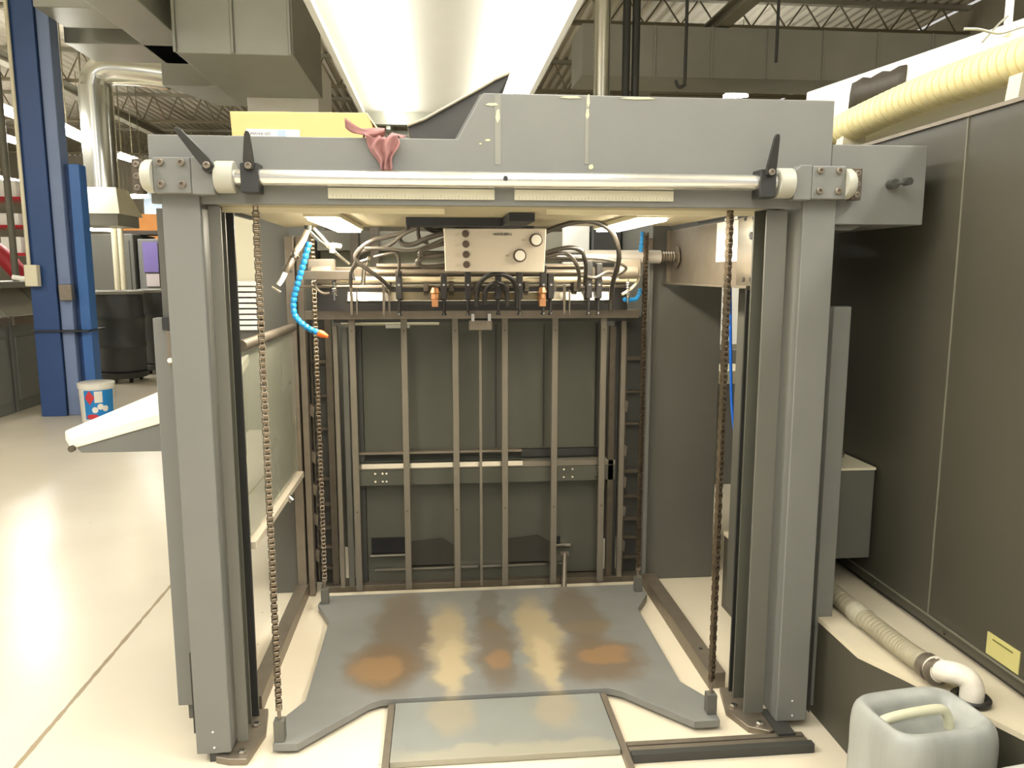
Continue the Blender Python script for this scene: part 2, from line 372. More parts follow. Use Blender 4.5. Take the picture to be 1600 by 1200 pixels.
# ================================================================== BACKGROUND LEFT
t = thing('steel_column', 'tall blue steel column with conduits standing on the aisle', 'column', (-3.85, 8.2, 0))
MB().box(-4.02, -3.78, 8.08, 8.11, 0, 5.9).box(-3.93, -3.87, 8.11, 8.4, 0, 5.9).box(-4.02, -3.78, 8.4, 8.43, 0, 5.9).build('beam', blue, t, bevel=.004)
MB().box(-3.78, -3.66, 8.12, 8.3, 0, 5.9).build('side_channel', mat('pale blue channel', (118, 134, 168), .45, var=.1, scale=3), t, bevel=.01)
MB().box(-3.655, -3.60, 8.2, 8.36, 0, 2.5).build('cable_channel', blue, t)
MB().box(-3.60, -3.50, 8.14, 8.3, 0, 2.5).build('guard_channel', blue2, t, bevel=.008)
MB().cyl((-4.0, 8.05, 1.5), (-4.0, 8.05, 5.9), .018, n=10).build('conduit', cream, t)
MB().box(-4.02, -3.90, 7.98, 8.06, 1.31, 1.52).build('outlet_box', cream, t, bevel=.01)
MB().cyl((-4.15, 8.03, 1.40), (-4.02, 8.03, 1.38), .025, n=10).build('plug', white, t)
MB().box(-3.74, -3.62, 8.04, 8.12, 1.17, 1.33).build('switch_box', steel_w, t, bevel=.008)
MB().box(-4.04, -3.49, 8.05, 8.45, .86, .875).build('strap', blackm, t)
# press consoles along the aisle
def console(y0, y1, label):
    t = thing('machine_console', label, 'machine console', (-4.8, (y0+y1)/2, 0), 'row of grey machine consoles by the blue column')
    MB().prism([(-4.40, 0), (-4.40, .98), (-4.62, .98), (-5.4, .98), (-5.4, 0)], y0+.02, y1-.02, 'y').build('body', paint, t, bevel=.01)
    MB().prism([(-4.41, .98), (-4.70, 1.28), (-5.35, 1.28), (-5.35, .98)], y0+.03, y1-.03, 'y').build('sloped_lid', mat('grey lid', (176, 172, 156), .45), t, bevel=.01)
    MB().box(-4.42, -4.37, y0+.05, y1-.05, .90, 1.0).build('rim', steel_w, t, bevel=.01)
    MB().box(-4.41, -4.385, y0+.08, y1-.08, .12, .78).build('door', paint, t, bevel=.008)
    MB().box(-4.39, -4.375, (y0+y1)/2+.2, (y0+y1)/2+.28, .80, .88).build('label_plate', whitep, t)
console(7.2, 8.35, 'grey machine console nearest, cut by the left picture edge')
console(8.35, 9.2, 'grey machine console, middle one left of the blue column')
console(9.2, 10.1, 'grey machine console, farthest, half hidden by the blue column')
tag(MB().box(-5.2, -4.45, 7.3, 10, 1.285, 1.35).build('console_rail', galv), 'grey steel rail lying along the console lids', 'rail')
for x, l in ((-4.95, 'thin upright pipe nearest the left picture edge'), (-4.62, 'thin upright pipe between the left edge and the blue column')):
    tag(MB().cyl((x, 9.0, 1.35), (x, 9.0, 5.9), .035, n=10).build('upright_pipe', mat('brown grey pipe', (110, 106, 90), .5)), l, 'pipe', 'upright pipes above the consoles')
tag(MB().tube([(-5.6, 9.6, 1.3), (-5.45, 9.6, 1.75), (-5.15, 9.6, 1.72), (-4.9, 9.6, 1.45), (-4.85, 9.6, 1.33)], .1, n=12).build('red_guard', red), 'curved dark red guard behind the consoles at the left edge', 'guard')
# far storage rack with packs
t = thing('storage_rack', 'distant lit storage rack with white packs at the left', 'storage rack', (-11.2, 20, 0))
for x in (-13.45, -9.15): B(x-.05, x+.05, 19.4, 20.5, 0, 3.7).build('upright', blue, t)
for z in (1.9, 2.55, 3.2): B(-13.4, -9.2, 19.5, 20.5, z-.06, z).build('shelf', red, t)
k = 0
pk = None
for z in (1.9, 2.55, 3.2):
    for i in range(7):
        loc = (-13.1+i*.6, 19.9, z+.002)
        if pk is None:
            pk = tag(B(loc[0]-.22, loc[0]+.22, 19.6, 20.2, z, z+.42).build('paper_pack', whitep), 'white pack on the distant storage rack', 'paper pack', 'white packs on the distant rack')
        else:
            c = pk.copy(); C.objects.link(c); c.location = (loc[0], 19.9, z)
            c.scale = (1, 1, random.uniform(.6, 1.15))
# drums
def drum(loc, label):
    x, y, z = loc
    t = thing('drum', label, 'drum', loc, 'black drums on dollies')
    MB().lathe((x, y, z+.14), [(.28, 0), (.3, .02), (.305, .3), (.318, .32), (.318, .36), (.305, .38), (.305, .68), (.318, .70), (.318, .74), (.305, .76), (.30, .98), (.285, 1.03), (0, 1.03)], n=36).build('barrel', drumm, t)
    MB().lathe((x, y, z+1.16), [(.31, 0), (.33, .01), (.33, .04), (.30, .05), (0, .05)], n=36).build('lid', mat('grey drum lid', (150, 148, 136), .5), t)
    MB().lathe((x, y, z+.06), [(.30, 0), (.32, .01), (.32, .07), (.30, .08)], n=30).build('dolly', concdark, t)
    for a in range(4):
        q = math.pi/4+a*math.pi/2; px, py = x+.24*math.cos(q), y+.24*math.sin(q)
        MB().cyl((px-.015, py, z+.035), (px+.015, py, z+.035), .035, n=14).build('caster', blackr, t)
    return t
d0 = drum((-4.24, 10.7, 0), 'large black drum on a dolly behind the blue column')
copy_tree(d0, (-3.98, 11.6, 0), 'black drum half hidden by the feeder post and the front drum')
tag(B(-4.54, -4.46, 10.36, 10.40, .78, .88).build('drum_label', whitep), 'small white label stuck on the front black drum', 'label')
# tall cabinets
def tall(x0, x1, y0, y1, h, label, m_=paint_d):
    t = thing('tall_cabinet', label, 'cabinet', ((x0+x1)/2, y0, 0), 'tall grey cabinets behind the drums')
    B(x0, x1, y0, y1, 0, h).build('body', m_, t, bevel=.02)
    B(x0+.06, (x0+x1)/2-.01, y0-.02, y0, .12, h-.1).build('door', m_, t, bevel=.005)
    B((x0+x1)/2+.01, x1-.06, y0-.02, y0, .12, h-.1).build('door', m_, t, bevel=.005)
    B((x0+x1)/2+.05, (x0+x1)/2+.08, y0-.04, y0-.02, h*.5, h*.5+.15).build('handle', steel_w, t)
tall(-6.2, -4.85, 13, 14, 2.05, 'tall dark grey cabinet directly above the front drum')
tall(-4.83, -3.3, 13.1, 14, 1.98, 'tall lighter grey cabinet with a purple sheet, next to the feeder post', paint)
tag(B(-4.73, -4.50, 13.05, 13.07, 1.45, 1.93).build('purple_sheet', purple), 'purple sheet stuck on the lighter grey cabinet', 'notice')
tag(B(-4.70, -4.5, 13.05, 13.07, 1.22, 1.42).build('pale_sheet', mat('pale pink sheet', (190, 180, 180), .6)), 'small pale sheet below the purple sheet', 'notice')
tag(B(-5.25, -4.4, 13.3, 13.8, 2.055, 2.12).build('paper_pile', tape), 'dark object lying on top of the tall grey cabinets', 'pile')
tag(B(-7.2, -6.35, 18.5, 19.2, 0, 2.75).build('orange_carton', orangeb, bevel=.01), 'orange carton far behind, left of the feeder post', 'carton')
tag(B(-7.5, -5.9, 21, 21.5, 0, 3.5).build('pale_blue_panel', mat('pale blue panel', (168, 184, 200), .6)), 'pale blue panel far behind, beside the hood corner', 'panel')
# pair of white pipes
for x, l in ((-4.70, 'thin cream pipe, left of the close pair by the drums'), (-4.61, 'thin cream pipe, right of the close pair by the drums')):
    tag(MB().cyl((x, 11.9, 0), (x, 11.9, 5.9), .04, n=10).build('standing_pipe', cream), l, 'pipe', 'pair of cream pipes')
# pail
t = thing('paint_pail', 'white pail with a blue, red and white label beside the blue column', 'pail', (-3.33, 7.75, 0))
px, py = -3.33, 7.75
MB().lathe((px, py, 0), [(.135, 0), (.145, .01), (.155, .34), (.163, .345), (.163, .375), (.150, .38), (0, .378)], n=36).build('pail_body', pailw, t)
MB().lathe((px, py, .375), [(.166, 0), (.166, .015), (.15, .022), (0, .018)], n=36).build('lid', pailw, t)
def wrap(name, a0, a1, z0, z1, m_, r=.157, fn=None, par=None):
    mb = MB(); rows = []
    for j in range(13):
        v = j/12; row = []
        for i in range(13):
            u = i/12; uu, vv = (u, v) if fn is None else fn(u, v)
            a = a0+(a1-a0)*uu; z = z0+(z1-z0)*vv; rr = r-.010*(1-z/.34)
            row.append((px+rr*math.cos(a), py+rr*math.sin(a), z))
        rows.append(row)
    return mb.grid(rows).build(name, m_, par or t)
dia = lambda u, v: (.5+(u-.5)*(1-abs(2*v-1)), v)
ell = lambda u, v: (.5+(u-.5)*math.sqrt(max(0, 1-(2*v-1)**2)), v)
D = math.radians
lb = wrap('label_band', D(-112), D(-5), .05, .33, pailb)
wrap('diamond', D(-108), D(-75), .19, .33, pailr, .159, dia, lb)
wrap('white_square', D(-76), D(-50), .21, .32, pailw, .159, None, lb)
wrap('white_spot', D(-86), D(-66), .11, .17, pailw, .159, ell, lb)
wrap('white_spot', D(-68), D(-48), .14, .2, pailw, .159, ell, lb)
wrap('white_spot', D(-52), D(-32), .12, .18, pailw, .159, ell, lb)
wrap('red_oval', D(-106), D(-66), .05, .10, pailr, .159, ell, lb)

# things seen through the left opening and behind the press
t = thing('paper_stack_cabinet', 'white shelf unit with stacked sheets seen through the left opening', 'shelf unit', (-1.9, 7.2, 0))
B(-2.4, -1.5, 7.2, 7.7, 0, .92).build('base', paint_d, t)
m = MB()
for i in range(9): m.box(-2.36, -1.52+.02*(i % 2), 7.15, 7.68, .93+i*.05, .965+i*.05)
m.build('sheet_stack', whitep, t)
B(-2.5, -1.45, 7.75, 7.85, 0, 2.3).build('back_board', cream, t)
tag(B(-1.15, -.75, 5.0, 5.5, 0, .70).build('floor_cabinet', mat('pale green grey paint', (150, 156, 144), .5), bevel=.01), 'low grey cabinet seen through the clear side guard', 'cabinet')

# ================================================================== THE SHEET FEEDER
HX = .21   # centre line of the feeder
ff = thing('sheet_feeder', 'large grey steel sheet feeder frame with two front posts and a stepped hood', 'sheet feeder', (HX, 2.6, 0))
# hood
POLY = [(-.765, 1.632), (1.135, 1.632), (1.135, 1.935), (.128, 1.935), (.057, 1.812), (-.765, 1.812)]
MB().prism(POLY, 2.195, 2.213, 'y').build('hood_front', paint, ff, bevel=.003)
MB().prism([(-.765, 1.800), (.057, 1.800), (.128, 1.923), (1.135, 1.923), (1.135, 1.935), (.120, 1.935), (.049, 1.812), (-.765, 1.812)], 2.214, 3.3, 'y').build('hood_top', paint, ff)
B(-.765, -.750, 2.214, 3.3, 1.66, 1.799).build('hood_side', paint, ff)
B(1.12, 1.135, 2.214, 3.3, 1.66, 1.922).build('hood_side', paint, ff)
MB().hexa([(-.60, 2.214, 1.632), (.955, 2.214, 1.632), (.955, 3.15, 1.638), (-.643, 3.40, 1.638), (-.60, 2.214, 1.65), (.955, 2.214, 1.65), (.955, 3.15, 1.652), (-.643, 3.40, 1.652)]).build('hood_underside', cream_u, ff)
MB().box(-.61, .02, 2.30, 2.315, 1.618, 1.634).box(.32, .955, 2.30, 2.315, 1.618, 1.634).build('underside_lip', cream, ff)
# scales on the lower lip
for i, (x0, x1) in enumerate(((-.297, .158), (.214, .668))):
    r = B(x0, x1, 2.187, 2.195, 1.649, 1.677).build('scale_strip', ruler_m, ff); r['label'] = 'pale cream scale strip with fine graduation'
    m = MB()
    for k in range(44):
        xx = x0+.012+k*.0098
        if xx < x1-.01: m.box(xx, xx+.0012, 2.1862, 2.187, 1.651, 1.656 if k % 5 else 1.660)
    m.build('graduation', mat('faint print', (168, 160, 134), .6), r)
# chipped paint and tape marks on the hood
m = MB()
for x, z, a, b in [(.152, 1.905, .018, .004), (.168, 1.875, .006, .018), (.14, 1.81, .008, .003), (.12, 1.80, .004, .002), (.43, 1.742, .007, .007), (.418, 1.885, .005, .014), (.42, 1.92, .004, .018), (.37, 1.928, .03, .003), (.56, 1.929, .05, .003)]:
    lab(MB().prism([(x-a, z-b*.3), (x-a*.2, z-b), (x+a, z-b*.4), (x+a*.6, z+b), (x-a*.5, z+b*.8)], 2.193, 2.195, 'y').build('paint_chip', mat('bare chip', (214, 206, 160), .6), ff), 'small pale chipped spot on the grey paint')
m = MB().box(.412, .422, 2.1935, 2.195, 1.75, 1.93).box(.16, .176, 2.1935, 2.195, 1.745, 1.93)
m.build('tape_strip', mat('old clear tape', (132, 131, 121), .4), ff)
# gusset box right of the hood
gb = MB().box(1.137, 1.43, 2.20, 2.9, 1.588, 1.815).build('side_box', paint, ff, bevel=.003)
MB().hexa([(1.15, 2.22, 1.572), (1.22, 2.22, 1.572), (1.22, 2.6, 1.572), (1.15, 2.6, 1.572), (1.15, 2.22, 1.588), (1.26, 2.22, 1.588), (1.26, 2.6, 1.588), (1.15, 2.6, 1.588)]).build('lower_wedge', paint_d, gb)  # tapered darker slab under the side box
k = MB().cyl((1.32, 2.2, 1.703), (1.32, 2.17, 1.703), .014).cyl((1.32, 2.178, 1.703), (1.35, 2.165, 1.708), .006).cyl((1.35, 2.175, 1.708), (1.35, 2.15, 1.708), .011)
k.build('latch_knob', concdark, gb)
# posts
def post(side):
    # side -1 left, +1 right ; xo outer, xi inner edge of the front flange
    if side < 0: f0, f1, i0, i1, b0, b1, c0, c1 = -.735, -.635, -.635, -.592, -.665, -.600, -.80, -.735
    else:        f0, f1, i0, i1, b0, b1, c0, c1 = 1.052, 1.152, .958, 1.052, .975, 1.045, 1.152, 1.215
    fl = MB().box(f0, f1, 2.183, 2.31, .03, 1.66).build('front_post', paint, ff, bevel=.004)
    ca, cb_ = (i0+.010, i1) if side < 0 else (i0, i1-.030)
    MB().box(ca, cb_, 2.215, 2.225, .045, 1.63).build('inner_channel', paint_d, fl, bevel=.002)
    MB().box(min(i0, i1), max(i0, i1)-(.012 if side < 0 else 0), 2.305, 2.315, .045, 1.63).build('web_plate', panel_d, fl)  # dark paint stands for the shade in the recess
    MB().box(b0, b1, 2.385, 2.395, .02, 1.632 if side < 0 else 1.395).build('rear_guide', blackm, fl, bevel=.002)
    # foot under the post
    fx = f0+.045 if side < 0 else f0+.0
    MB().box(fx-.01 if side < 0 else fx-.02, fx+.045 if side < 0 else fx+.035, 2.12 if side > 0 else 2.19, 2.26, 0, .03).build('foot_block', concdark, fl)
    # corner foot plate with bolts
    if side > 0: pl = [(.96, 2.18), (1.02, 2.15), (1.04, 2.16), (1.04, 2.40), (.955, 2.42), (.925, 2.28)]
    else:        pl = [(-.64, 2.165), (-.585, 2.16), (-.56, 2.30), (-.58, 2.43), (-.68, 2.43), (-.68, 2.18)]
    fp = MB().prism(pl, 0, .022).build('foot_plate', steel_w, fl, bevel=.003)
    for q in ([(1.0, 2.185), (.955, 2.29)] if side > 0 else [(-.605, 2.19), (-.595, 2.33)]):
        MB().lathe((q[0], q[1], .022), [(.013, 0), (.013, .008), (.009, .012), (0, .012)], n=6).build('anchor_bolt', steel, fp)
    # small paint chips at the base, as on the original
    m = MB()
    for a, b in ((.5, .10), (.52, .05)): m.cyl((f0+(f1-f0)*a, 2.184, b), (f0+(f1-f0)*a, 2.1815, b), .003, n=8)
    m.build('small_screw', white, fl)
    # side cover outside the post
    if side < 0:
        cv = MB().box(-.80, -.737, 2.33, 2.9, .06, 1.63).build('side_cover', paint_d, fl)
        MB().box(-.815, -.742, 2.285, 2.325, .13, 1.32).build('outer_guard', paint, fl, bevel=.003)
        h = MB().box(-.785, -.755, 2.270, 2.285, 1.285, 1.325).build('guard_latch', blackm, fl, bevel=.003)
        MB().box(-.775, -.758, 2.272, 2.284, 1.185, 1.284).build('latch_plate', steel_w, h)
        MB().lathe((-.767, 2.272, 1.2), [(.007, 0), (.007, -.008), (0, -.01)], ax='y').build('latch_rivet', whitep, h)
        MB().box(-.765, -.742, 2.262, 2.285, .05, .31).build('rod_strip', blackm, fl)
    else:
        MB().box(1.155, 1.20, 2.33, 2.9, .10, 1.59).build('side_cover', paint_d, fl)
        MB().box(1.205, 1.262, 2.262, 2.30, .03, 1.345).build('outer_guard', paint, fl, bevel=.003)
        h = MB().prism([(1.155, .07), (1.19, .02), (1.19, .33), (1.155, .345)], 2.235, 2.258, 'y').build('lower_strip', blackm, fl, bevel=.002)
        for z in (.30, .21): MB().lathe((1.172, 2.235, z), [(.004, 0), (.004, -.004), (0, -.005)], ax='y').build('rivet', whitep, h)
    return fl
pL = post(-1); pR = post(1)
# bearing heads
def head(side):
    s = side
    def X(a): return a if s > 0 else a
    if s < 0:
        p0, p1 = -.742, -.645; b0, b1 = -.645, -.585; c0, c1 = -.585, -.535; st0, st1 = -.772, -.742; e0, e1 = -.80, -.772
    else:
        p0, p1 = 1.058, 1.158; b0, b1 = 1.005, 1.058; c0, c1 = .958, 1.005; st0, st1 = 1.158, 1.185; e0, e1 = 1.185, 1.215
    hd = MB().box(p0, p1, 2.150, 2.183, 1.655, 1.748).build('bearing_plate', paint, ff, bevel=.004)
    for bx_ in (p0+.022, p1-.022):
        for bz_ in (1.678, 1.734):
            bolt((bx_, 2.150, bz_), .0095, .008).build('socket_screw', steel_w, hd)
    cs = [(b0, 1.652), (b1, 1.652), (b1, 1.735), (b1-.02 if s < 0 else b1, 1.75), (b0 if s < 0 else b0+.02, 1.75), (b0, 1.735)]
    MB().prism(cs, 2.150, 2.195, 'y').build('clamp_block', paint, hd, bevel=.004)
    MB().cyl((c0, 2.17, 1.70), (c1, 2.17, 1.70), .042, n=32).build('bearing_sleeve', mat('light sleeve paint', (176, 174, 160), .4), hd, bevel=.004)
    MB().lathe((st1 if s < 0 else st0, 2.17, 1.70), [(.043, 0), (.043, .018), (.036, .028), (0, .028)] if s > 0 else [(.043, 0), (.043, -.018), (.036, -.028), (0, -.028)], ax='x').build('shaft_stub', mat('light sleeve paint', (176, 174, 160), .4), hd)
    ep = MB().box(e0, e1, 2.165, 2.194, 1.655, 1.745).build('end_plate', steel_d, hd, bevel=.003)
    for z in (1.67, 1.70, 1.73): bolt(((e0+e1)/2, 2.165, z), .008, .005).build('socket_screw', steel_w, ep)
    return hd
head(-1); head(1)
MB().cyl((-.535, 2.165, 1.70), (-.505, 2.165, 1.70), .021, n=24).cyl((-.508, 2.165, 1.70), (.955, 2.165, 1.70), .0215, n=28).build('cross_tube', chrome, ff)
MB().cyl((.185, 2.142, 1.702), (.185, 2.150, 1.702), .007, n=16).build('tube_hole', blackm, ff)
# clamp levers
def lever(cx, top, label, blk=True):
    t = MB()
    if blk: t.box(cx-.026, cx+.022, 2.135, 2.194, 1.657, 1.735)
    else: t.cyl((cx, 2.15, 1.722), (cx, 2.13, 1.722), .016)
    c = t.build('lever_clamp', blackm, ff, bevel=.004)
    b_ = Vector((cx, 2.128, 1.728)); tp = Vector((cx+top[0], 2.10, 1.728+top[1]))
    d = (tp-b_).normalized(); n = Vector((-d.z, 0, d.x)); n2 = Vector((0, 1, 0))
    vs = []
    for p, w_ in ((b_-d*.012, .012), (b_+d*.01, .015), (tp-d*.01, .008), (tp, .004)): vs += [p-n*w_-n2*.006, p+n*w_-n2*.006, p+n*w_+n2*.006, p-n*w_+n2*.006]
    m = MB(); m.v = vs
    for i in range(3):
        for k in range(4): m.f.append([i*4+k, i*4+(k+1) % 4, (i+1)*4+(k+1) % 4, (i+1)*4+k])
    m.f += [[3, 2, 1, 0], [12, 13, 14, 15]]
    l = m.build('lever_arm', blackm, c, bevel=.002); l['label'] = label
    bolt((cx, 2.122, 1.725), .009, .006).build('pivot_screw', steel_w, c)
lever(-.595, (-.065, .085), 'black clamp lever leaning left', False)
lever(-.49, (.006, .08), 'black upright clamp lever at the left end of the tube')
lever(.925, (.002, .095), 'black upright clamp lever at the right end of the tube')
# inner side plate on the right with flange
sp = MB().box(1.03, 1.045, 2.445, 3.40, 1.405, 1.632).build('side_plate', steel_w, ff, bevel=.002)
MB().box(.998, 1.03, 2.445, 3.40, 1.397, 1.405).box(1.012, 1.03, 3.385, 3.40, 1.405, 1.632).build('flange', steel_w, sp)
B(1.024, 1.031, 2.445, 2.60, 1.406, 1.631).build('end_pad', steel, sp)
m = MB()
for y, z, r in ((2.485, 1.568, .013), (2.475, 1.645-.018, .008), (2.54, 1.627, .008), (2.475, 1.425, .008), (2.535, 1.425, .008)): MB().cyl((1.022, y, z), (1.026, y, z), r, n=18).build('plate_hole', blackm, sp)
B(1.026, 1.0295, 2.60, 2.81, 1.487, 1.628).build('paper_sheet', whitep, sp)
B(1.026, 1.0295, 2.665, 2.70, 1.407, 1.487).build('paper_strip', whitep, sp)
# chromed shaft to the plate
sh = MB().cyl((.62, 3.28, 1.515), (.95, 3.28, 1.515), .028, n=24).build('adjusting_shaft', mat('satin steel', (206, 200, 190), .35, .35), ff)
MB().cyl((.50, 3.28, 1.515), (.62, 3.28, 1.515), .022).build('thin_end', steel, sh)
m = MB()
for i in range(6): m.lathe((.95+i*.011, 3.28, 1.515), [(.018, 0), (.023, .004), (.018, .008)], n=18, ax='x')
m.cyl((.95, 3.28, 1.515), (1.02, 3.28, 1.515), .016).build('spring_sleeve', steel_w, sh)
MB().lathe((1.018, 3.28, 1.515), [(.045, 0), (.045, .006), (.03, .011)], n=24, ax='x').build('collar_plate', steel_w, sh)
# left side guard: handrail, clear panel, ledge
sg = MB().cyl((-.615, 2.455, 1.222), (-.62, 3.33, 1.218), .018, n=18).build('handrail', steel_w, ff)
gp = B(-.626, -.620, 2.46, 3.33, .60, 1.20).build('clear_guard', glassm, sg); gp['label'] = 'dusty transparent guard panel'
MB().box(-.64, -.600, 2.46, 3.36, .560, .585).build('guard_ledge', mat('pale worn ledge', (196, 186, 166), .5, var=.15), sg, bevel=.002)
MB().cyl((-.60, 3.0, .575), (-.585, 3.0, .56), .012).build('ledge_knob', steel, sg)
# rails on the floor
B(-.655, -.602, 2.44, 3.42, 0, .06).build('floor_rail', steel_w, ff, bevel=.002)
fr = B(.925, .985, 2.445, 3.35, 0, .06).build('floor_rail', steel_w, ff, bevel=.002)
MB().lathe((.955, 2.62, .06), [(.008, 0), (.008, .001), (0, .001)], n=12).build('rail_hole', blackm, fr)

# side frames of the press, left and right, behind the feeder
def frame(x0, x1, label, extra):
    t = thing('press_side_frame', label, 'machine frame', ((x0+x1)/2, 3.6, 0), 'side frames at the rear of the feeder')
    B(x0, x1, 3.42, 4.5, 0, 1.9).build('frame_body', paint_d, t, bevel=.004)
    for a, b, y in extra: B(a, b, y, 3.42, 0, 1.6).build('edge_strip', steel_w, t, bevel=.003)
    return t
frame(-.76, -.635, 'grey side frame wall at the left rear of the feeder', [(-.645, -.607, 3.36), (-.600, -.572, 3.37)])
fr2 = frame(.955, 1.285, 'broad grey side frame wall at the right rear of the feeder', [(.93, .952, 3.40)])
B(.93, .947, 3.37, 3.395, 0, 1.55).build('edge_strip', paint, fr2)

# pile grille --------------------------------------------------------
YG = 3.33
pg = thing('pile_grille', 'rear grille of upright steel bars in front of dark grey panels', 'grille', (.19, YG, 0))
up = B(-.345, .745, 3.46, 3.50, .64, 1.235).build('upper_panel', panel_d, pg, bevel=.004)
MB().box(.47, .475, 3.455, 3.46, .65, 1.22).box(.71, .72, 3.455, 3.46, .65, 1.22).box(.25, .257, 3.455, 3.46, .65, 1.22).build('panel_fold', blackm, up)
B(-.345, .745, 3.46, 3.50, .035, .60).build('lower_panel', panel_d, pg, bevel=.004)
B(-.38, .37, 3.43, 3.47, .635, .645).build('thin_ledge', steel_w, pg)
B(.37, .745, 3.45, 3.46, .605, .64).build('dark_gap', blackm, pg)
mr = B(-.385, .80, 3.40, 3.455, .57, .595).build('middle_rail', bars_m, pg, bevel=.002)
B(-.385, .37, 3.397, 3.43, .578, .600).build('bright_ledge', steel, mr)
B(-.385, .80, 3.40, 3.45, .50, .569).build('rail_face', panel_d, mr)
m = MB()
for x in (-.295, -.262, -.245, .56, .60, .71):
    for z in (.555, .518): m.cyl((x, 3.401, z), (x, 3.397, z), .005, n=8)
m.build('rail_rivet', steel, mr)
for q in ((-.325, -.155, .165, .235), (.51, .555, .19, .215)): B(q[0], q[1], 3.455, 3.46, q[2], q[3]).build('slot', mat('black opening', (18, 18, 20), .8), pg)
for q in ((-.33, -.155, .155, .163), (.51, .60, .175, .187)): B(q[0], q[1], 3.43, 3.46, q[2], q[3]).build('slot_ledge', steel, pg)
lr = MB().box(-.31, .57, 3.43, 3.46, .085, .095).build('lower_ledge', steel, pg)
MB().box(-.34, .57, 3.44, 3.46, .03, .084).build('lower_face', panel_d, lr)
MB().cyl((.565, 3.38, .16), (.55, 3.30, .0), .012).box(.545, .585, 3.37, 3.39, .15, .165).build('peg', steel_w, pg)
# curved dark patches left and right behind the bars
for x0, x1 in ((-.15, .05), (.30, .50)):
    MB().prism([(x0, .10), (x1, .10), (x1, .19), ((x0+x1)/2+.05, .225), (x0, .21)], 3.45, 3.459, 'y').build('curved_patch', mat('dark brown patch', (56, 53, 46), .7), pg)
bp = None
for x in (-.372, -.152, .068, .284, .505, .722):
    g = B(x-.0135, x+.0135, YG, YG+.02, .035, 1.262).build('grille_bar', bars_m, pg, bevel=.002)
    for z in (.40, 1.20): MB().cyl((x, YG+.001, z), (x, YG-.003, z), .004, n=8).build('bar_screw', steel_d, g)
B(.171, .182, YG+.004, YG+.018, .035, 1.22).build('thin_bar', bars_m, pg)
ct = MB().box(-.56, .87, 3.30, 3.33, 1.252, 1.288).build('cross_plate', steel_w, pg, bevel=.002)
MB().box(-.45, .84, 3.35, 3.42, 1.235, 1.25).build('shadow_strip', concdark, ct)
lp = MB().box(-.43, .0, 3.43, 3.45, 1.218, 1.228).build('pale_strip', cream, pg)
MB().box(-.235, -.13, 3.425, 3.43, 1.205, 1.222).build('pale_tab', white, lp)
# centre bracket
cb = MB().box(.125, .225, 3.27, 3.30, 1.205, 1.245).build('centre_bracket', steel_w, pg, bevel=.003)
MB().box(.135, .148, 3.25, 3.30, 1.245, 1.275).box(.205, .218, 3.25, 3.30, 1.245, 1.275).build('bracket_ear', steel, cb)
# guide columns either side
def column(x0, x1, z1, m_, y=3.40, name='guide_strip'): return B(x0, x1, y, y+.03, .03, z1).build(name, m_, pg, bevel=.002)
column(-.46, -.44, 1.22, bars_m, 3.38); column(-.425, -.40, 1.21, paint_d); column(-.50, -.47, 1.25, steel_d, 3.42)
column(.765, .793, 1.21, steel_d); column(.815, .838, 1.25, bars_m, 3.39); column(.795, .813, 1.25, blackm, 3.42); column(.845, .93, 1.25, concdark, 3.46)
column(-.60, -.50, 1.25, concdark, 3.46)
B(-.345, -.40, 3.44, 3.47, .03, 1.23).build('guide_strip', concdark, pg)
for sx in (-.53, .885):
    rng = random.Random(3)
    lad = B(sx-.037, sx-.030, 3.437, 3.459, .05, 1.2).build('rack_strip', steel_d, pg)
    for z in (.10, .20, .29, .40, .52, .75, .9, 1.05): B(sx-.03, sx+.035, 3.435, 3.46, z, z+.008+.01*rng.random()).build('rung', steel_d, lad)
    for z in (.16, .33, .47, .62, .83): MB().prism([(sx-.05, z), (sx-.03, z-.02), (sx-.025, z+.03), (sx-.045, z+.04)], 3.42, 3.45, 'y').build('catch', steel_w, lad)
tag(MB().box(-.55, .93, 3.40, 3.50, .0, .03).build('base_sill', steel_d, bevel=.003), 'dark oily sill on the floor at the foot of the rear grille', 'sill')

# pile carrier plate --------------------------------------------------
pl = [(-.515, 3.285), (-.535, 3.20), (-.465, 3.03), (-.46, 2.44), (-.515, 2.345), (-.520, 2.205), (-.445, 2.20), (-.248, 2.402), (-.21, 2.422), (.56, 2.422), (.60, 2.402),
      (.79, 2.20), (.875, 2.20), (.88, 2.335), (.82, 2.44), (.823, 3.03), (.90, 3.17), (.90, 3.285)]
blobs = [(-.17, 2.85, .13, .42, (108, 94, 76), .75), (-.22, 2.64, .15, .17, (114, 94, 70), .8), (-.24, 2.62, .10, .10, (150, 120, 84), .75), (-.17, 3.2, .10, .10, (116, 104, 86), .5),
         (.02, 2.80, .085, .36, (172, 156, 124), .8), (.03, 2.62, .055, .22, (190, 174, 140), .65),
         (.19, 3.12, .05, .2, (104, 96, 84), .6), (.19, 2.74, .075, .30, (108, 94, 76), .75), (.20, 2.66, .045, .09, (152, 120, 84), .7), (.2, 2.92, .03, .06, (122, 106, 78), .5),
         (.37, 2.80, .09, .38, (172, 156, 122), .8), (.38, 2.60, .055, .22, (190, 174, 140), .65), (.28, 2.66, .035, .05, (128, 134, 132), .6),
         (.56, 3.0, .11, .32, (108, 95, 78), .75), (.58, 2.62, .16, .18, (112, 94, 72), .8), (.60, 2.66, .10, .07, (152, 120, 84), .75), (.57, 2.88, .11, .06, (126, 110, 80), .5)]
pc = thing('pile_carrier', 'stained flat steel pile carrier plate lying on the floor inside the frame', 'steel plate', (.18, 2.75, 0))
MB().prism(pl, .012, .037).build('plate', stain_mat('stained steel plate', (128, 128, 124), blobs, .5), pc, bevel=.002)
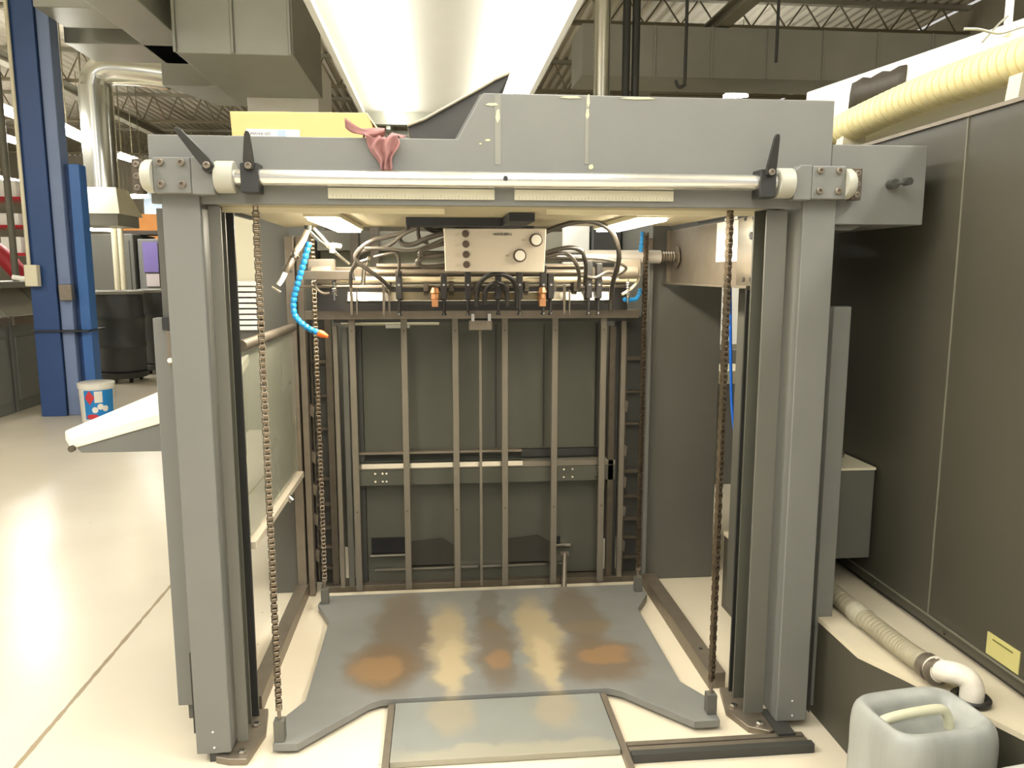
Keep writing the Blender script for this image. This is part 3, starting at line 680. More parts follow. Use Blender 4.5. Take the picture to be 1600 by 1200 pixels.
for q in (-.45, .74): B(q, q+.06, 2.42, 3.2, 0, .0119).build('runner', steel_d, pc)
ap = thing('floor_apron', 'flat grey steel apron plate in front of the pile carrier', 'steel plate', (.18, 2.27, 0))
MB().box(-.163, .530, 2.105, 2.420, .002, .022).build('plate', stain_mat('apron steel', (138, 140, 134), [(.03, 2.36, .08, .12, (176, 158, 124), .4), (.36, 2.36, .08, .12, (180, 160, 124), .4), (.18, 2.12, .4, .06, (178, 168, 142), .5)]), ap, bevel=.002)
MB().box(-.186, -.165, 2.03, 2.420, 0, .020).build('edge_strip', steel_w, ap)
MB().box(.532, .552, 2.02, 2.420, 0, .020).build('edge_strip', steel_w, ap)
tag(MB().box(.554, 1.115, 2.118, 2.138, 0, .022).box(.554, 1.115, 2.088, 2.112, 0, .022).build('floor_channel', steel_w), 'low steel channel on the floor running to the right post', 'channel')
tag(MB().box(.554, 1.12, 2.060, 2.084, 0, .03).build('floor_bar', concdark, bevel=.002), 'dark low bar on the floor in front of the steel channel', 'bar')

# roller chains --------------------------------------------------------
def chain(x, y, label, top, r=1.0):
    t = thing('lift_chain', label, 'chain', (x, y, .037), 'roller chains that carry the pile plate')
    m = MB(); z = .15; p = .0168; k = 0
    while z < top:
        o = .0055 if k % 2 else .0078
        for sx in (-o, o):
            pr_ = []
            for a, zz in ((.0055, z-.002), (.0085, z+.004), (.0060, z+p*.5), (.0085, z+p-.004), (.0055, z+p+.002)): pr_.append((a, zz))
            poly = [(y-a, zz) for a, zz in pr_]+[(y+a, zz) for a, zz in pr_[::-1]]
            m.prism(poly, x+sx-.0009, x+sx+.0009, 'x')
        m.cyl((x-.0098, y, z), (x+.0098, y, z), .0035, n=8).cyl((x-.0060, y, z), (x+.0060, y, z), .0078, n=10)
        z += p; k += 1
    lk = m.build('links', mat('oiled chain steel', (120, 108, 92), .28, .85, var=.35, scale=25), t); lk.rotation_euler = (0, 0, .38)
    m = MB().cyl((x, y, .10), (x, y, .15), .0055, n=10).box(x-.009, x+.009, y-.006, y+.006, .135, .153)
    m.build('threaded_end', steel_w, t)
    MB().box(x-.016, x+.016, y-.016, y+.016, .0372, .105).build('anchor_block', paint_d, t, bevel=.002)
chain(-.500, 2.225, 'roller chain hanging at the front left of the opening', 1.622)
chain(.858, 2.245, 'roller chain hanging at the front right of the opening', 1.622)
chain(-.505, 3.21, 'roller chain at the left rear of the opening, near the blue hose', 1.60)
chain(.868, 3.21, 'roller chain at the right rear of the opening', 1.60)

# work lamps ------------------------------------------------------------
for x0, x1, y0, y1, l in ((-.40, -.31, 2.46, 3.20, 'glowing work lamp under the hood, left one'), (.625, .715, 2.40, 3.06, 'glowing work lamp under the hood, right one')):
    t = thing('work_lamp', l, 'lamp', ((x0+x1)/2, (y0+y1)/2, 1.60), 'work lamps under the hood')
    MB().box(x0-.01, x1+.01, y0-.01, y1+.01, 1.617, 1.634).build('lamp_housing', cream, t, bevel=.003)
    MB().box(x0, x1, y0, y1, 1.608, 1.617).build('lamp_lens', work_e, t, bevel=.003)

# control box -----------------------------------------------------------
cbx = thing('control_box', 'pale control box with four dark buttons and two round knobs hanging under the hood', 'control box', (.2, 2.78, 1.45))
Y0 = 2.75
MB().prism([(.020, 1.602), (.024, 1.452), (.376, 1.449), (.383, 1.603)], Y0, Y0+.09, 'y').build('case', box_m, cbx, bevel=.004)
for i, (x, z) in enumerate(((.096, 1.583), (.097, 1.547), (.0975, 1.511), (.099, 1.476))):
    MB().lathe((x, Y0, z), [(.0125, 0), (.0125, -.004), (.0105, -.010), (0, -.0105)], ax='y').build('push_button', btn, cbx)
    MB().box(x-.040, x-.022, Y0-.0008, Y0, z-.006, z-.0045).box(x-.036, x-.02, Y0-.0008, Y0, z, z+.0015).build('small_legend', mat('faded legend', (176, 164, 142), .6), cbx)
for x, z in ((.345, 1.562), (.287, 1.5075)):
    kb = MB().lathe((x, Y0, z), [(.0235, 0), (.0235, -.010), (.021, -.016), (0, -.016)], ax='y').build('dial_knob', btn, cbx)
    MB().lathe((x, Y0-.016, z), [(.018, 0), (.018, -.003), (0, -.0035)], ax='y').build('knob_cap', knob_c, kb)
    MB().box(x-.050, x-.038, Y0-.0008, Y0, z-.003, z+.003).build('dial_mark', mat('faded legend', (176, 164, 142), .6), kb)
def text(s, size, loc, m_, parent, rot=(math.pi/2, 0, 0), name='lettering', sx=1.0):
    cu = bpy.data.curves.new(name, 'FONT'); cu.body = s; cu.size = size; cu.extrude = .0004; cu.offset = size*.02
    o = bpy.data.objects.new(name, cu); C.objects.link(o); bpy.context.view_layer.update()
    me = bpy.data.meshes.new_from_object(o.evaluated_get(bpy.context.evaluated_depsgraph_get()))
    bpy.data.objects.remove(o); me.materials.clear(); me.materials.append(m_)
    ob = bpy.data.objects.new(name, me); C.objects.link(ob)
    p = Vector((0, 0, 0)); q = parent
    while q is not None: p += q.location; q = q.parent
    ob.parent = parent; ob.location = Vector(loc)-p; ob.rotation_euler = rot; ob.scale = (sx, 1, 1)
    return ob
text('HEIDELBERG', .0115, (.192, Y0-.0008, 1.578), ink, cbx, sx=1.05)
tag(MB().prism([(-.108, 1.635), (-.108, 1.608), (.05, 1.606), (.29, 1.604), (.33, 1.632)], 2.68, 2.80, 'y').box(.22, .30, 2.42, 2.70, 1.606, 1.631).box(.06, .34, 2.76, 2.84, 1.600, 1.612).build('hanger_plate', mat('black bracket', (40, 42, 48), .6)),
    'black bracket plate under the hood above the control box', 'bracket')

# suction head ------------------------------------------------------------
YS = 3.10
sh_ = thing('suction_head', 'steel suction head with rods, springs and dark sucker units across the rear', 'suction head', (.2, YS, 1.3))
MB().prism([(3.08, 1.336), (3.13, 1.336), (3.16, 1.368), (3.10, 1.372)], -.36, .69, 'x').build('front_beam', steel, sh_, bevel=.004)
MB().box(-.36, .70, 3.10, 3.14, 1.322, 1.335).build('dark_beam', concdark, sh_)
MB().cyl((-.385, YS, 1.420), (.80, YS, 1.420), .0115, n=16).build('main_rod', mat('cream rod', (222, 208, 176), .35, .3), sh_)
MB().cyl((-.56, YS+.05, 1.392), (.80, YS+.05, 1.392), .006, n=10).cyl((-.3, YS+.08, 1.45), (.62, YS+.08, 1.45), .012, n=12).cyl((-.25, YS+.1, 1.475), (.62, YS+.1, 1.475), .009, n=12).build('rear_rod', steel_w, sh_)
MB().box(-.50, .80, 3.235, 3.26, 1.29, 1.395).build('dark_backing', blackr, sh_)  # black bar added to darken the band behind the rods
MB().box(-.50, .80, 3.22, 3.25, 1.40, 1.47).box(-.52, -.34, 3.05, 3.10, 1.42, 1.455).build('carrier_bar', steel_d, sh_, bevel=.003)
for x in (-.455, .765):
    MB().cyl((x-.04, YS, 1.45), (x+.04, YS, 1.45), .03).box(x-.05, x+.05, YS-.02, YS+.03, 1.43, 1.50).build('end_block', steel_w, sh_, bevel=.004)
m = None
for x, h in ((-.155, .11), (.02, .10), (.115, .12), (.235, .10), (.32, .12), (.415, .13), (.445, .10), (.60, .15), (.64, .14)):
    s_ = MB().box(x-.012, x+.012, YS-.045, YS-.01, 1.345, 1.345+h).cyl((x, YS-.03, 1.29), (x, YS-.03, 1.35), .006, n=10).lathe((x, YS-.03, 1.28), [(.012, 0), (.006, .012)], n=14)
    u = s_.build('sucker_unit', blackr, sh_, bevel=.003)
    MB().cyl((x, YS-.048, 1.40), (x, YS-.044, 1.40), .005, n=10).build('clamp_screw', steel, u)
for x in (-.015, .41):
    MB().box(x-.013, x+.013, YS-.06, YS-.02, 1.315, 1.345).lathe((x, YS-.04, 1.345), [(.016, 0), (.014, .02), (.02, .024), (.012, .045)], n=14).build('copper_fitting', copper, sh_, bevel=.002)
for x in (-.215, .50, -.34): MB().box(x-.005, x+.005, YS-.04, YS-.03, 1.285, 1.40).box(x+.018, x+.024, YS-.04, YS-.03, 1.285, 1.38).build('hanger_strip', steel_d, sh_)
for x, z0 in ((-.408, 1.36), (.765, 1.345)):
    pts = [(x+.008*math.cos(a), YS-.01+.008*math.sin(a), z0+.065*a/(2*math.pi*7)) for a in [i*math.pi/4 for i in range(57)]]
    MB().tube(pts, .0025, n=5, raw=True).cyl((x, YS-.01, z0-.02), (x, YS-.01, z0+.08), .0035, n=8).build('coil_spring', steel, sh_)
for x in (-.2, -.05, .05, .15, .27, .35, .46, .55):
    MB().box(x-.010, x+.010, YS-.02, YS+.06, 1.375, 1.41).cyl((x, YS-.025, 1.392), (x, YS-.018, 1.392), .008, n=10).build('pivot_block', steel_d, sh_, bevel=.002)
tag(MB().cyl(at(568, 420, 3.02), at(577, 402, 3.0), .0085, n=14).cyl(at(567, 445, 3.02), at(569, 418, 3.01), .009).build('lever_rod', steel), 'short bright upright rod on the left half of the suction head', 'rod')

# hoses ---------------------------------------------------------------------
def hose(pts, r, label, m_=hosem, name='air_hose', grp='air hoses around the control box', cat='hose'):
    return tag(MB().tube([at(*p) for p in pts], r, n=10, smooth=6).build(name, m_), label, cat, grp)
hose([(642, 336, 2.85), (634, 360, 2.85), (610, 369, 2.86), (582, 376, 2.86), (560, 392, 2.87), (556, 405, 2.88), (570, 418, 2.9), (595, 436, 2.95), (610, 452, 3.04)], .0085, 'grey hose looping left from the black bracket and down to the suction head')
hose([(655, 338, 2.83), (650, 356, 2.83), (632, 365, 2.84), (605, 385, 2.85), (575, 390, 2.86), (562, 396, 2.88), (556, 410, 2.9), (550, 424, 2.95), (553, 436, 3.04)], .007, 'grey hose just behind the left loop, ending near the cream rod')
hose([(570, 388, 2.83), (600, 388, 2.82), (640, 392, 2.82), (668, 385, 2.82), (694, 374, 2.84), (710, 370, 2.86)], .007, 'thin hose running level into the left side of the control box')
hose([(622, 366, 2.88), (628, 380, 2.86), (645, 382, 2.86), (668, 372, 2.85), (696, 364, 2.85), (715, 362, 2.87)], .0095, 'thick bright hose curling into the upper left of the control box')
hose([(705, 378, 2.86), (680, 384, 2.83), (662, 390, 2.81), (656, 397, 2.8), (664, 401, 2.82), (700, 398, 2.86)], .0085, 'upper tight hose bend left of the control box')
hose([(705, 396, 2.88), (680, 399, 2.84), (660, 403, 2.82), (652, 410, 2.82), (664, 417, 2.84), (700, 414, 2.88)], .0085, 'lower tight hose bend left of the control box')
hose([(845, 366, 2.86), (870, 355, 2.83), (900, 347, 2.82), (930, 347, 2.82), (955, 362, 2.83), (966, 388, 2.85), (966, 412, 2.9), (958, 440, 2.98), (955, 466, 3.04), (954, 485, 3.06)], .0095, 'long dark hose arching high right of the control box', mat('dark hose', (58, 54, 48), .28))
hose([(845, 398, 2.86), (870, 390, 2.84), (893, 387, 2.84), (908, 393, 2.86), (915, 410, 2.9), (915, 430, 3.0), (914, 445, 3.04)], .0085, 'middle hose arch right of the control box', mat('dark hose', (58, 54, 48), .28))
hose([(845, 403, 2.88), (868, 397, 2.87), (888, 398, 2.88), (900, 412, 2.9), (905, 430, 2.98), (904, 450, 3.04)], .008, 'inner hose arch right of the control box')
hose([(845, 404, 2.9), (890, 403, 2.92), (935, 404, 2.94), (965, 410, 2.96), (978, 418, 2.98), (972, 426, 3.0), (955, 432, 3.05)], .006, 'flat thin hose hooking back below the bright shaft')
hose([(745, 478, 3.04), (746, 455, 3.02), (755, 436, 2.98), (775, 428, 2.96), (797, 434, 2.98), (807, 452, 3.02), (808, 480, 3.05)], .0095, 'outer dark hose arch under the control box', blackr)
hose([(757, 476, 3.06), (760, 452, 3.05), (775, 442, 3.02), (790, 450, 3.05), (793, 478, 3.06)], .009, 'dark brown patch hose arch under the control box', blackr)
hose([(548, 445, 3.05), (549, 425, 3.0), (560, 412, 2.96), (575, 406, 2.95)], .007, 'short dark hose bending over the left end of the cream rod')
hose([(585, 402, 3.0), (600, 398, 2.98), (618, 396, 2.98), (624, 410, 3.0), (622, 430, 3.05)], .006, 'thin dark hose dropping to the left sucker units')
hose([(1000, 428, 3.15), (996, 440, 3.12), (985, 452, 3.1), (972, 460, 3.08)], .006, 'cream hose curving down by the right coil spring', cream)
hose([(492, 440, 3.1), (496, 452, 3.1), (505, 458, 3.1), (515, 458, 3.1)], .006, 'pale hose curving down by the left coil spring', steel_w)
# more tangled pneumatics behind
hose([(905, 430, 3.06), (930, 434, 3.04), (950, 425, 3.06), (975, 430, 3.1)], .007, 'grey hose lying low on the right half of the suction head')
hose([(648, 338, 2.9), (652, 352, 2.9), (655, 372, 2.92), (668, 380, 2.95)], .008, 'short vertical hose dropping from the bracket left of the control box')
hose([(662, 336, 2.86), (664, 352, 2.87), (676, 360, 2.9), (690, 360, 2.92)], .010, 'dark hose stub beside the upper left corner of the control box', blackr)

# ball jointed blue coolant hose
def beads(name, pts, r, label, tip=True):
    P = crom([at(*p) for p in pts], 10); t = thing(name, label, 'hose', P[0])
    # resample
    L_ = [0]
    for a, b in zip(P, P[1:]): L_.append(L_[-1]+(b-a).length)
    n = int(L_[-1]/(r*1.7)); m = MB(); Q = []
    R_ = []
    for i in range(n*4+1):
        s = L_[-1]*i/(n*4); k = max(j for j in range(len(L_)) if L_[j] <= s+1e-9); k = min(k, len(P)-2)
        u = (s-L_[k])/max(1e-6, L_[k+1]-L_[k]); Q.append(P[k].lerp(P[k+1], u)); R_.append(r*(.72 if i % 4 == 0 else (1.0 if i % 4 == 2 else .92)))
    m.tube(Q, R_, n=12, raw=True).build('ball_segments', bluehose, t)
    if tip:
        d = (P[-1]-P[-3]).normalized()
        MB().tube([P[-1], P[-1]+d*.015, P[-1]+d*.04], [r*1.05, r*1.1, r*.45], n=14, raw=True).build('nozzle_tip', orange, t)
    return t
beads('coolant_hose', [(483, 378, 2.98), (476, 405, 2.98), (466, 440, 2.99), (459, 468, 3.0), (460, 490, 3.0), (470, 504, 2.98), (484, 514, 2.96), (498, 520, 2.95)], .0125, 'blue ball-jointed hose with an orange nozzle hanging at the left')
beads('coolant_hose', [(1004, 362, 3.25), (1003, 375, 3.25), (1001, 395, 3.27)], .010, 'short blue jointed hose above the bright shaft at the right', False)
beads('coolant_hose', [(1000, 452, 3.2), (997, 463, 3.18), (990, 468, 3.16), (975, 468, 3.12)], .010, 'short blue jointed hose curling by the right rear chain', False)
# hanging air gun
t = thing('air_gun', 'clear and steel air gun hanging from the hood at the left', 'air gun', at(480, 360, 2.85))
MB().tube([at(481, 358, 2.85), at(474, 375, 2.84), at(463, 393, 2.82)], .011, n=14).build('clear_body', mat('cloudy tube', (176, 164, 148), .25, alpha=.75), t)
MB().tube([at(463, 393, 2.82), at(452, 415, 2.8), at(447, 424, 2.8)], .012, n=14).build('steel_body', steel_w, t)
for q in ((461, 400), (449, 421)): MB().tube([at(q[0]+1, q[1]-2, 2.81), at(q[0]-1, q[1]+2, 2.81)], .016, n=14, raw=True).build('ring', steel, t)
MB().tube([at(446, 426, 2.8), at(440, 438, 2.79), at(435, 445, 2.79)], .009, n=12).build('spout', white, t)
MB().tube([at(425, 448, 2.79), at(439, 457, 2.79)], .004, n=8, raw=True).build('trigger', steel, t)
MB().cyl(at(481, 352, 2.85), at(481, 360, 2.85), .012).build('hanger', concdark, t)
hose([(484, 362, 2.86), (500, 378, 2.9), (520, 392, 2.95), (545, 412, 3.0)], .006, 'straight pale tube slanting right from the air gun', steel, 'air_tube')
hose([(490, 356, 2.87), (503, 370, 2.9), (516, 384, 2.93), (530, 386, 2.95)], .005, 'upper pale tube slanting right to the white elbow', cream, 'air_tube')
tag(MB().tube([at(519, 380, 2.93), at(519, 395, 2.93)], .010, n=12, raw=True).tube([at(519, 383, 2.93), at(532, 385, 2.95)], .009, n=12, raw=True).build('tube_elbow', white), 'white elbow fitting at the left under the work lamp', 'fitting')

# press unit behind, seen above the suction head
t = thing('press_unit', 'pale rear press unit seen between the hoses above the suction head', 'press unit', (.2, 4.2, 0))
B(-.62, .94, 4.0, 4.9, 0, 1.30).build('base', paint_d, t)
B(-.62, .94, 4.2, 4.9, 1.30, 1.56).build('rear_panel', mat('pale green grey', (160, 158, 134), .5), t)
B(-.62, .94, 4.1, 4.9, 1.56, 1.66).build('upper_beam', mat('mid grey beam', (126, 122, 108), .5), t)
B(.655, .79, 4.05, 4.1, 1.38, 1.75).build('white_strip', white, t)
B(.80, .94, 3.98, 4.08, 1.35, 1.9).build('side_duct', concdark, t)
for x in (-.44, -.34, .14): B(x, x+.04, 3.98, 4.08, 1.38, 1.8).build('upright', steel_d, t)

# ================================================================== ON TOP OF THE HOOD
t = thing('cardboard_box', 'open flat cardboard box on the low left part of the hood', 'cardboard box', (-.4, 2.6, 1.812))
MB().hexa([(-.60, 2.42, 1.812), (-.165, 2.42, 1.812), (-.165, 2.9, 1.812), (-.60, 2.9, 1.812), (-.605, 2.42, 1.918), (-.205, 2.42, 1.921), (-.205, 2.9, 1.925), (-.605, 2.9, 1.922)]).build('carton', card, t, bevel=.003)
fl = MB().grid([[(-.207, 2.419, 1.921), (-.207, 2.9, 1.921)], [(-.155, 2.419, 1.850), (-.155, 2.9, 1.850)], [(-.150, 2.419, 1.815), (-.150, 2.9, 1.815)]]).build('side_flap', mat('cardboard edge', (240, 214, 160), .7), t, solid=.004)
lb = MB().box(-.56, -.405, 2.417, 2.4195, 1.815, 1.868).build('printed_label', whitep, t)
MB().box(-.470, -.445, 2.4155, 2.417, 1.830, 1.866).build('blue_square', mat('pale blue print', (168, 184, 226), .7), lb)
text('SUPERFINE SIZE', .0115, (-.557, 2.4165, 1.851), mat('grey print', (128, 128, 134), .7), lb, sx=.86)
# folded tarp
t = thing('folded_tarp', 'black folded tarp with a pale edge leaning up on the hood step', 'tarp', (.05, 2.6, 1.812))
pts = [(-.09, 1.893), (-.04, 1.912), (.02, 1.945), (.08, 1.978), (.13, 2.005), (.18, 2.035), (.225, 2.055)]
low = [(.224, 2.045), (.205, 2.01), (.16, 1.9365), (.124, 1.9365), (.10, 1.90), (.045, 1.8135), (-.075, 1.8135)]
MB().prism(pts+low, 2.47, 2.85, 'y').build('tarp_fold', tarp_m, t, bevel=.004)
m = MB(); rows = []
for i, (x, z) in enumerate(pts): rows.append([(x, 2.455, z+.003), (x, 2.6, z+.009), (x, 2.75, z+.004), (x, 2.87, z+.008)])
m.grid(rows).build('tarp_sheet', tarp_e, t, solid=.006)
# rag draped over the hood edge
cl = MB(); rows = []
N1, N2 = 26, 20
def rag_pt(u, v):
    # v 0 top on hood .. 1 hanging tip ; u across
    if v < .30:
        k = v/.30; y = 2.33-.14*k; x = -.15+(u-.5)*(.13-.04*k); z = 1.826+.014*math.sin(u*15+k*3)*(1-k*.3)+.008*math.sin(u*7)
    else:
        k = (v-.30)/.70; wd = .066*(1-k)**.7+.024+.008*math.sin(k*7); x = -.149+.010*k+.004*math.sin(k*9+u*5)+(u-.5)*wd
        y = 2.186-.020*(.5+.5*math.sin(u*16+k*7+1.5*math.sin(k*5)))*(1-.35*k)-.004; z = 1.822-.098*k - .012*(1-k)*math.sin(u*3.14)
    return (x, y, z)
for j in range(N2): rows.append([rag_pt(i/(N1-1), j/(N2-1)) for i in range(N1)])
t = thing('cloth_rag', 'crumpled faded red rag draped over the front edge of the hood', 'rag', (-.15, 2.25, 1.74))
cl.grid(rows).build('hanging_fold', rag_m, t, solid=.004, sub=1)
rows = []
for j in range(14):
    s = j/13; row = []
    for i in range(12):
        a = 2*math.pi*i/11; rr = .011+.003*math.sin(s*9+1)+.004*math.sin(a*3+s*5)
        cx = -.245+.105*s; cz = 1.834-.012*math.sin(s*2.6)+(.016*(1-s)**4); row.append((cx, 2.19+rr*1.1*math.cos(a), cz+rr*math.sin(a)))
    rows.append(row)
MB().grid(rows).build('twisted_end', rag_m, t, sub=1)

# small white block on the hood edge
tag(B(.358, .388, 2.3, 2.34, 1.936, 1.952).build('white_block', white, bevel=.003), 'small white block on the raised hood edge near the vertical pipe', 'block')

# ================================================================== DELIVERY CONSOLE LEFT
t = thing('control_desk', 'tilted white-topped control desk on the left outside of the feeder', 'control desk', (-1.1, 3.0, .79))
A_ = [Vector((-1.365, 2.9, .855)), Vector((-1.00, 2.9, .930)), Vector((-1.10, 3.5, 1.02)), Vector((-1.50, 3.15, .850))]
A_ = [Vector((-1.352, 2.90, .847)), Vector((-.80, 2.90, 1.000)), Vector((-.80, 3.32, 1.110)), Vector((-1.50, 3.18, .820))]
dn = Vector((0, 0, -.042))
MB().hexa([p+dn for p in A_]+A_).build('white_top', mat('white desk top', (250, 244, 226), .45, var=.02), t, bevel=.006)
MB().hexa([(-1.318, 2.905, .79), (-.80, 2.905, .79), (-.80, 3.25, .79), (-1.36, 3.12, .79), (-1.335, 2.905, .81), (-.80, 2.905, .957), (-.80, 3.25, 1.04), (-1.40, 3.12, .80)]).build('grey_case', paint, t, bevel=.004)
def on_top(u, v, h=.0): # bilinear on desk top
    return A_[0].lerp(A_[1], u).lerp(A_[3].lerp(A_[2], u), v)+Vector((0, 0, h))
m = MB().hexa([on_top(.22, .3, .0), on_top(.36, .3, .0), on_top(.36, .6, .0), on_top(.22, .6, .0), on_top(.22, .3, .004), on_top(.36, .3, .004), on_top(.36, .6, .004), on_top(.22, .6, .004)])
m.build('key_pad', mat('pale keypad', (196, 190, 176), .5), t)
MB().hexa([on_top(.38, .22, .0), on_top(.52, .22, .0), on_top(.52, .28, .0), on_top(.38, .28, .0), on_top(.38, .22, .006), on_top(.52, .22, .006), on_top(.52, .28, .006), on_top(.38, .28, .006)]).build('grip_recess', mat('grey recess', (150, 144, 130), .5), t)
MB().box(-.84, -.80, 2.95, 3.2, .70, .90).build('arm', paint_d, t)
MB().cyl((-1.345, 2.90, .81), (-1.345, 2.885, .81), .012).build('corner_screw', steel_d, t)

# ================================================================== RIGHT SIDE
rc = thing('side_cabinet', 'long tall dark grey cabinet wall on the right', 'cabinet', (1.8, 2.0, .34))
B(1.5, 2.3, .9, 3.45, .362, 1.893).build('body', paint_b, rc, bevel=.003)
MB().box(1.497, 1.5, 2.128, 2.132, .40, 1.89).build('panel_seam', mat('pale seam', (116, 114, 98), .5), rc)
MB().box(1.494, 1.5, .9, 3.45, .395, .399).build('base_seam', mat('pale seam', (116, 114, 98), .5), rc)
MB().box(1.492, 1.502, .9, 3.45, 1.885, 1.896).build('top_trim', steel_w, rc)
B(1.52, 2.2, .9, 3.4, .342, .362).build('base_plinth', blackm, rc)
np_ = MB().hexa([(1.4975, 1.872, .405+.005), (1.4975, 1.759, .37), (1.499, 1.759, .37), (1.499, 1.872, .41), (1.4975, 1.872, .47), (1.4975, 1.759, .424), (1.499, 1.759, .424), (1.499, 1.872, .47)])
np_ = MB().box(1.4965, 1.4995, 1.752, 1.872, .405, .468).build('notice_plate', yplate, rc)
MB().box(1.4955, 1.4965, 1.775, 1.850, .453, .457).build('plate_text', mat('olive print', (110, 106, 52), .6), np_)
m = MB()
for y, z in ((2.05, .375), (1.62, .375), (2.42, .375)): m.cyl((1.5, y, z), (1.494, y, z), .005, n=10)
m.build('base_screw', steel_d, rc)
# plinth duct under the cabinet
ph = thing('floor_plinth', 'low grey plinth with a dusty cream top along the dark cabinet', 'plinth', (1.5, 2.8, 0))
poly = [(1.215, 3.1), (1.215, 2.02), (1.275, 1.895), (1.42, 1.55), (2.3, 1.2), (2.3, 3.1)]
MB().prism(poly, 0, .325, 'z').build('plinth_body', paint_b, ph, bevel=.003)
MB().prism([(1.213, 3.1), (1.213, 2.02), (1.273, 1.892), (1.418, 1.548), (2.3, 1.198), (2.3, 3.1)], .325, .340, 'z').build('dusty_top', dusty, ph)
MB().box(1.398, 1.404, 1.95, 3.05, .340, .3415).build('dark_joint', blackm, ph)
# ribbed pipe with elbow
pt = thing('drain_pipe', 'dirty ribbed pipe lying on the plinth, ending in a white elbow in a black ring', 'pipe', (1.34, 2.2, .34))
pp = [Vector((1.315, 3.05, .375)), Vector((1.32, 2.6, .375)), Vector((1.315, 2.25, .375)), Vector((1.315, 1.98, .378)), Vector((1.318, 1.84, .385))]
Q = crom(pp, 60); R_ = [.029+(.0016 if (i//2) % 2 else 0) for i in range(len(Q))]
MB().tube(Q, R_, n=18, raw=True).build('ribbed_tube', pipe_m, pt)
MB().tube([(1.315, 2.22, .375), (1.315, 2.16, .375)], .034, n=18, raw=True).build('tape_joint', mat('grey tape', (170, 164, 142), .5, var=.3, scale=40), pt)
MB().tube([(1.317, 1.86, .384), (1.317, 1.835, .386)], .036, n=20, raw=True).tube([(1.317, 1.825, .387), (1.317, 1.81, .388)], .036, n=20, raw=True).build('hose_clamp', steel_w, pt)
MB().tube([(1.322, 1.835, .388), (1.330, 1.80, .398), (1.345, 1.775, .404), (1.362, 1.760, .398), (1.370, 1.750, .378), (1.370, 1.748, .350), (1.370, 1.748, .342)], [.029]*37, n=20).tube([(1.318, 1.85, .385), (1.326, 1.815, .393)], .033, n=20, raw=True).build('white_elbow', pvc, pt)

# jerrycans
def jerry(name_label, cx, cy, h, w_, d_, m_, yaw, handle=True):
    t = thing('jerrycan', name_label, 'jerrycan', (cx, cy, 0), 'plastic jerrycans on the floor')
    # rounded body by lofted superellipse rings
    def ring(sx, sy, z, n=36, e=4.5):
        out = []
        for k in range(n):
            a = 2*math.pi*k/n; c_, s_ = math.cos(a), math.sin(a)
            x = math.copysign(abs(c_)**(2/e), c_)*sx; y = math.copysign(abs(s_)**(2/e), s_)*sy
            out.append(Vector((x, y, z)))
        return out
    M = Matrix.Rotation(yaw, 3, 'Z'); o = Vector((cx, cy, 0))
    m = MB(); n = 36
    prof = [(.92, 0), (.98, .012), (1, .04), (.985, h*.3), (1, h*.34), (1, h*.62), (.985, h*.66), (1, h-.075), (.985, h-.035), (.94, h-.012), (.86, h)]
    for s, z in prof: m.v += [M@p+o for p in ring(w_/2*s, d_/2*s, z)]
    for i in range(len(prof)-1):
        for k in range(n): m.f.append([i*n+k, i*n+(k+1) % n, (i+1)*n+(k+1) % n, (i+1)*n+k])
    m.f.append(list(range(n))[::-1])
    # recess for the handle: inner rings going down
    last = len(prof)-1
    for s, z in ((.80, h-.002), (.70, h-.012), (.60, h-.06), (.0, h-.075)):
        b_ = len(m.v); cxo = Vector((.0, -.01, 0))
        m.v += [M@(Vector((p.x*1.05, p.y*.78, p.z))+cxo)+o for p in ring(w_/2*max(s, .01), d_/2*max(s, .01), z)]
        for k in range(n): m.f.append([last*n+k, last*n+(k+1) % n, b_+(k+1) % n, b_+k])
        last = b_//n
    m.build('can_body', m_, t, sub=1, ang=60)
    if handle:
        hp = [M@Vector(p)+o for p in ((-.125, .0, h-.02), (-.10, .0, h-.012), (-.05, .0, h-.006), (.03, .0, h-.004), (.06, .0, h-.012), (.075, .0, h-.045), (.08, .0, h-.07))]
        MB().tube(hp, .012, n=14).build('carry_handle', mat('yellowed handle plastic', (206, 204, 176), .4), t)
    return t, M, o
jt, M_, o_ = jerry('large grey stained jerrycan with a carry handle, in front of the plinth', 1.175, 1.655, .385, .30, .235, canm, .12)
MB().lathe((1.366, 1.745, .341), [(.036, 0), (.046, .004), (.048, .014), (.044, .018), (.033, .014), (.033, .004)], n=32).build('funnel_ring', blackr, pt)
jerry('second jerrycan, pale, cut by the lower right picture corner', 1.30, 1.36, .375, .30, .22, canm2, .12)

# yellow hose and white duct on the cabinet
t = thing('ribbed_hose', 'fat cream-yellow ribbed hose running along the cabinet top', 'hose', (1.62, 2.2, 1.98))
pts = [Vector((1.60, 3.6, 1.955)), Vector((1.61, 3.2, 2.00)), Vector((1.62, 2.9, 2.025)), Vector((1.625, 2.5, 2.04)), Vector((1.625, 2.1, 2.035)), Vector((1.62, 1.7, 2.035)), Vector((1.62, 1.1, 2.05))]
Q = crom(pts, 12*7)
L_ = [0]
for a, b in zip(Q, Q[1:]): L_.append(L_[-1]+(b-a).length)
PT = .036; Qn = []; Rn = []; s = 0; k = 0; j = 0
while s < L_[-1]-.001:
    while j < len(L_)-2 and L_[j+1] < s: j += 1
    u = (s-L_[j])/(L_[j+1]-L_[j]); Qn.append(Q[j].lerp(Q[j+1], u)); Rn.append((.0480, .0598, .0615, .0598)[k % 4]); s += (PT*.10 if k % 4 in (0, 3) else PT*.40); k += 1
MB().tube(Qn, Rn, n=36, raw=True).build('ribbed_body', yellow, t)
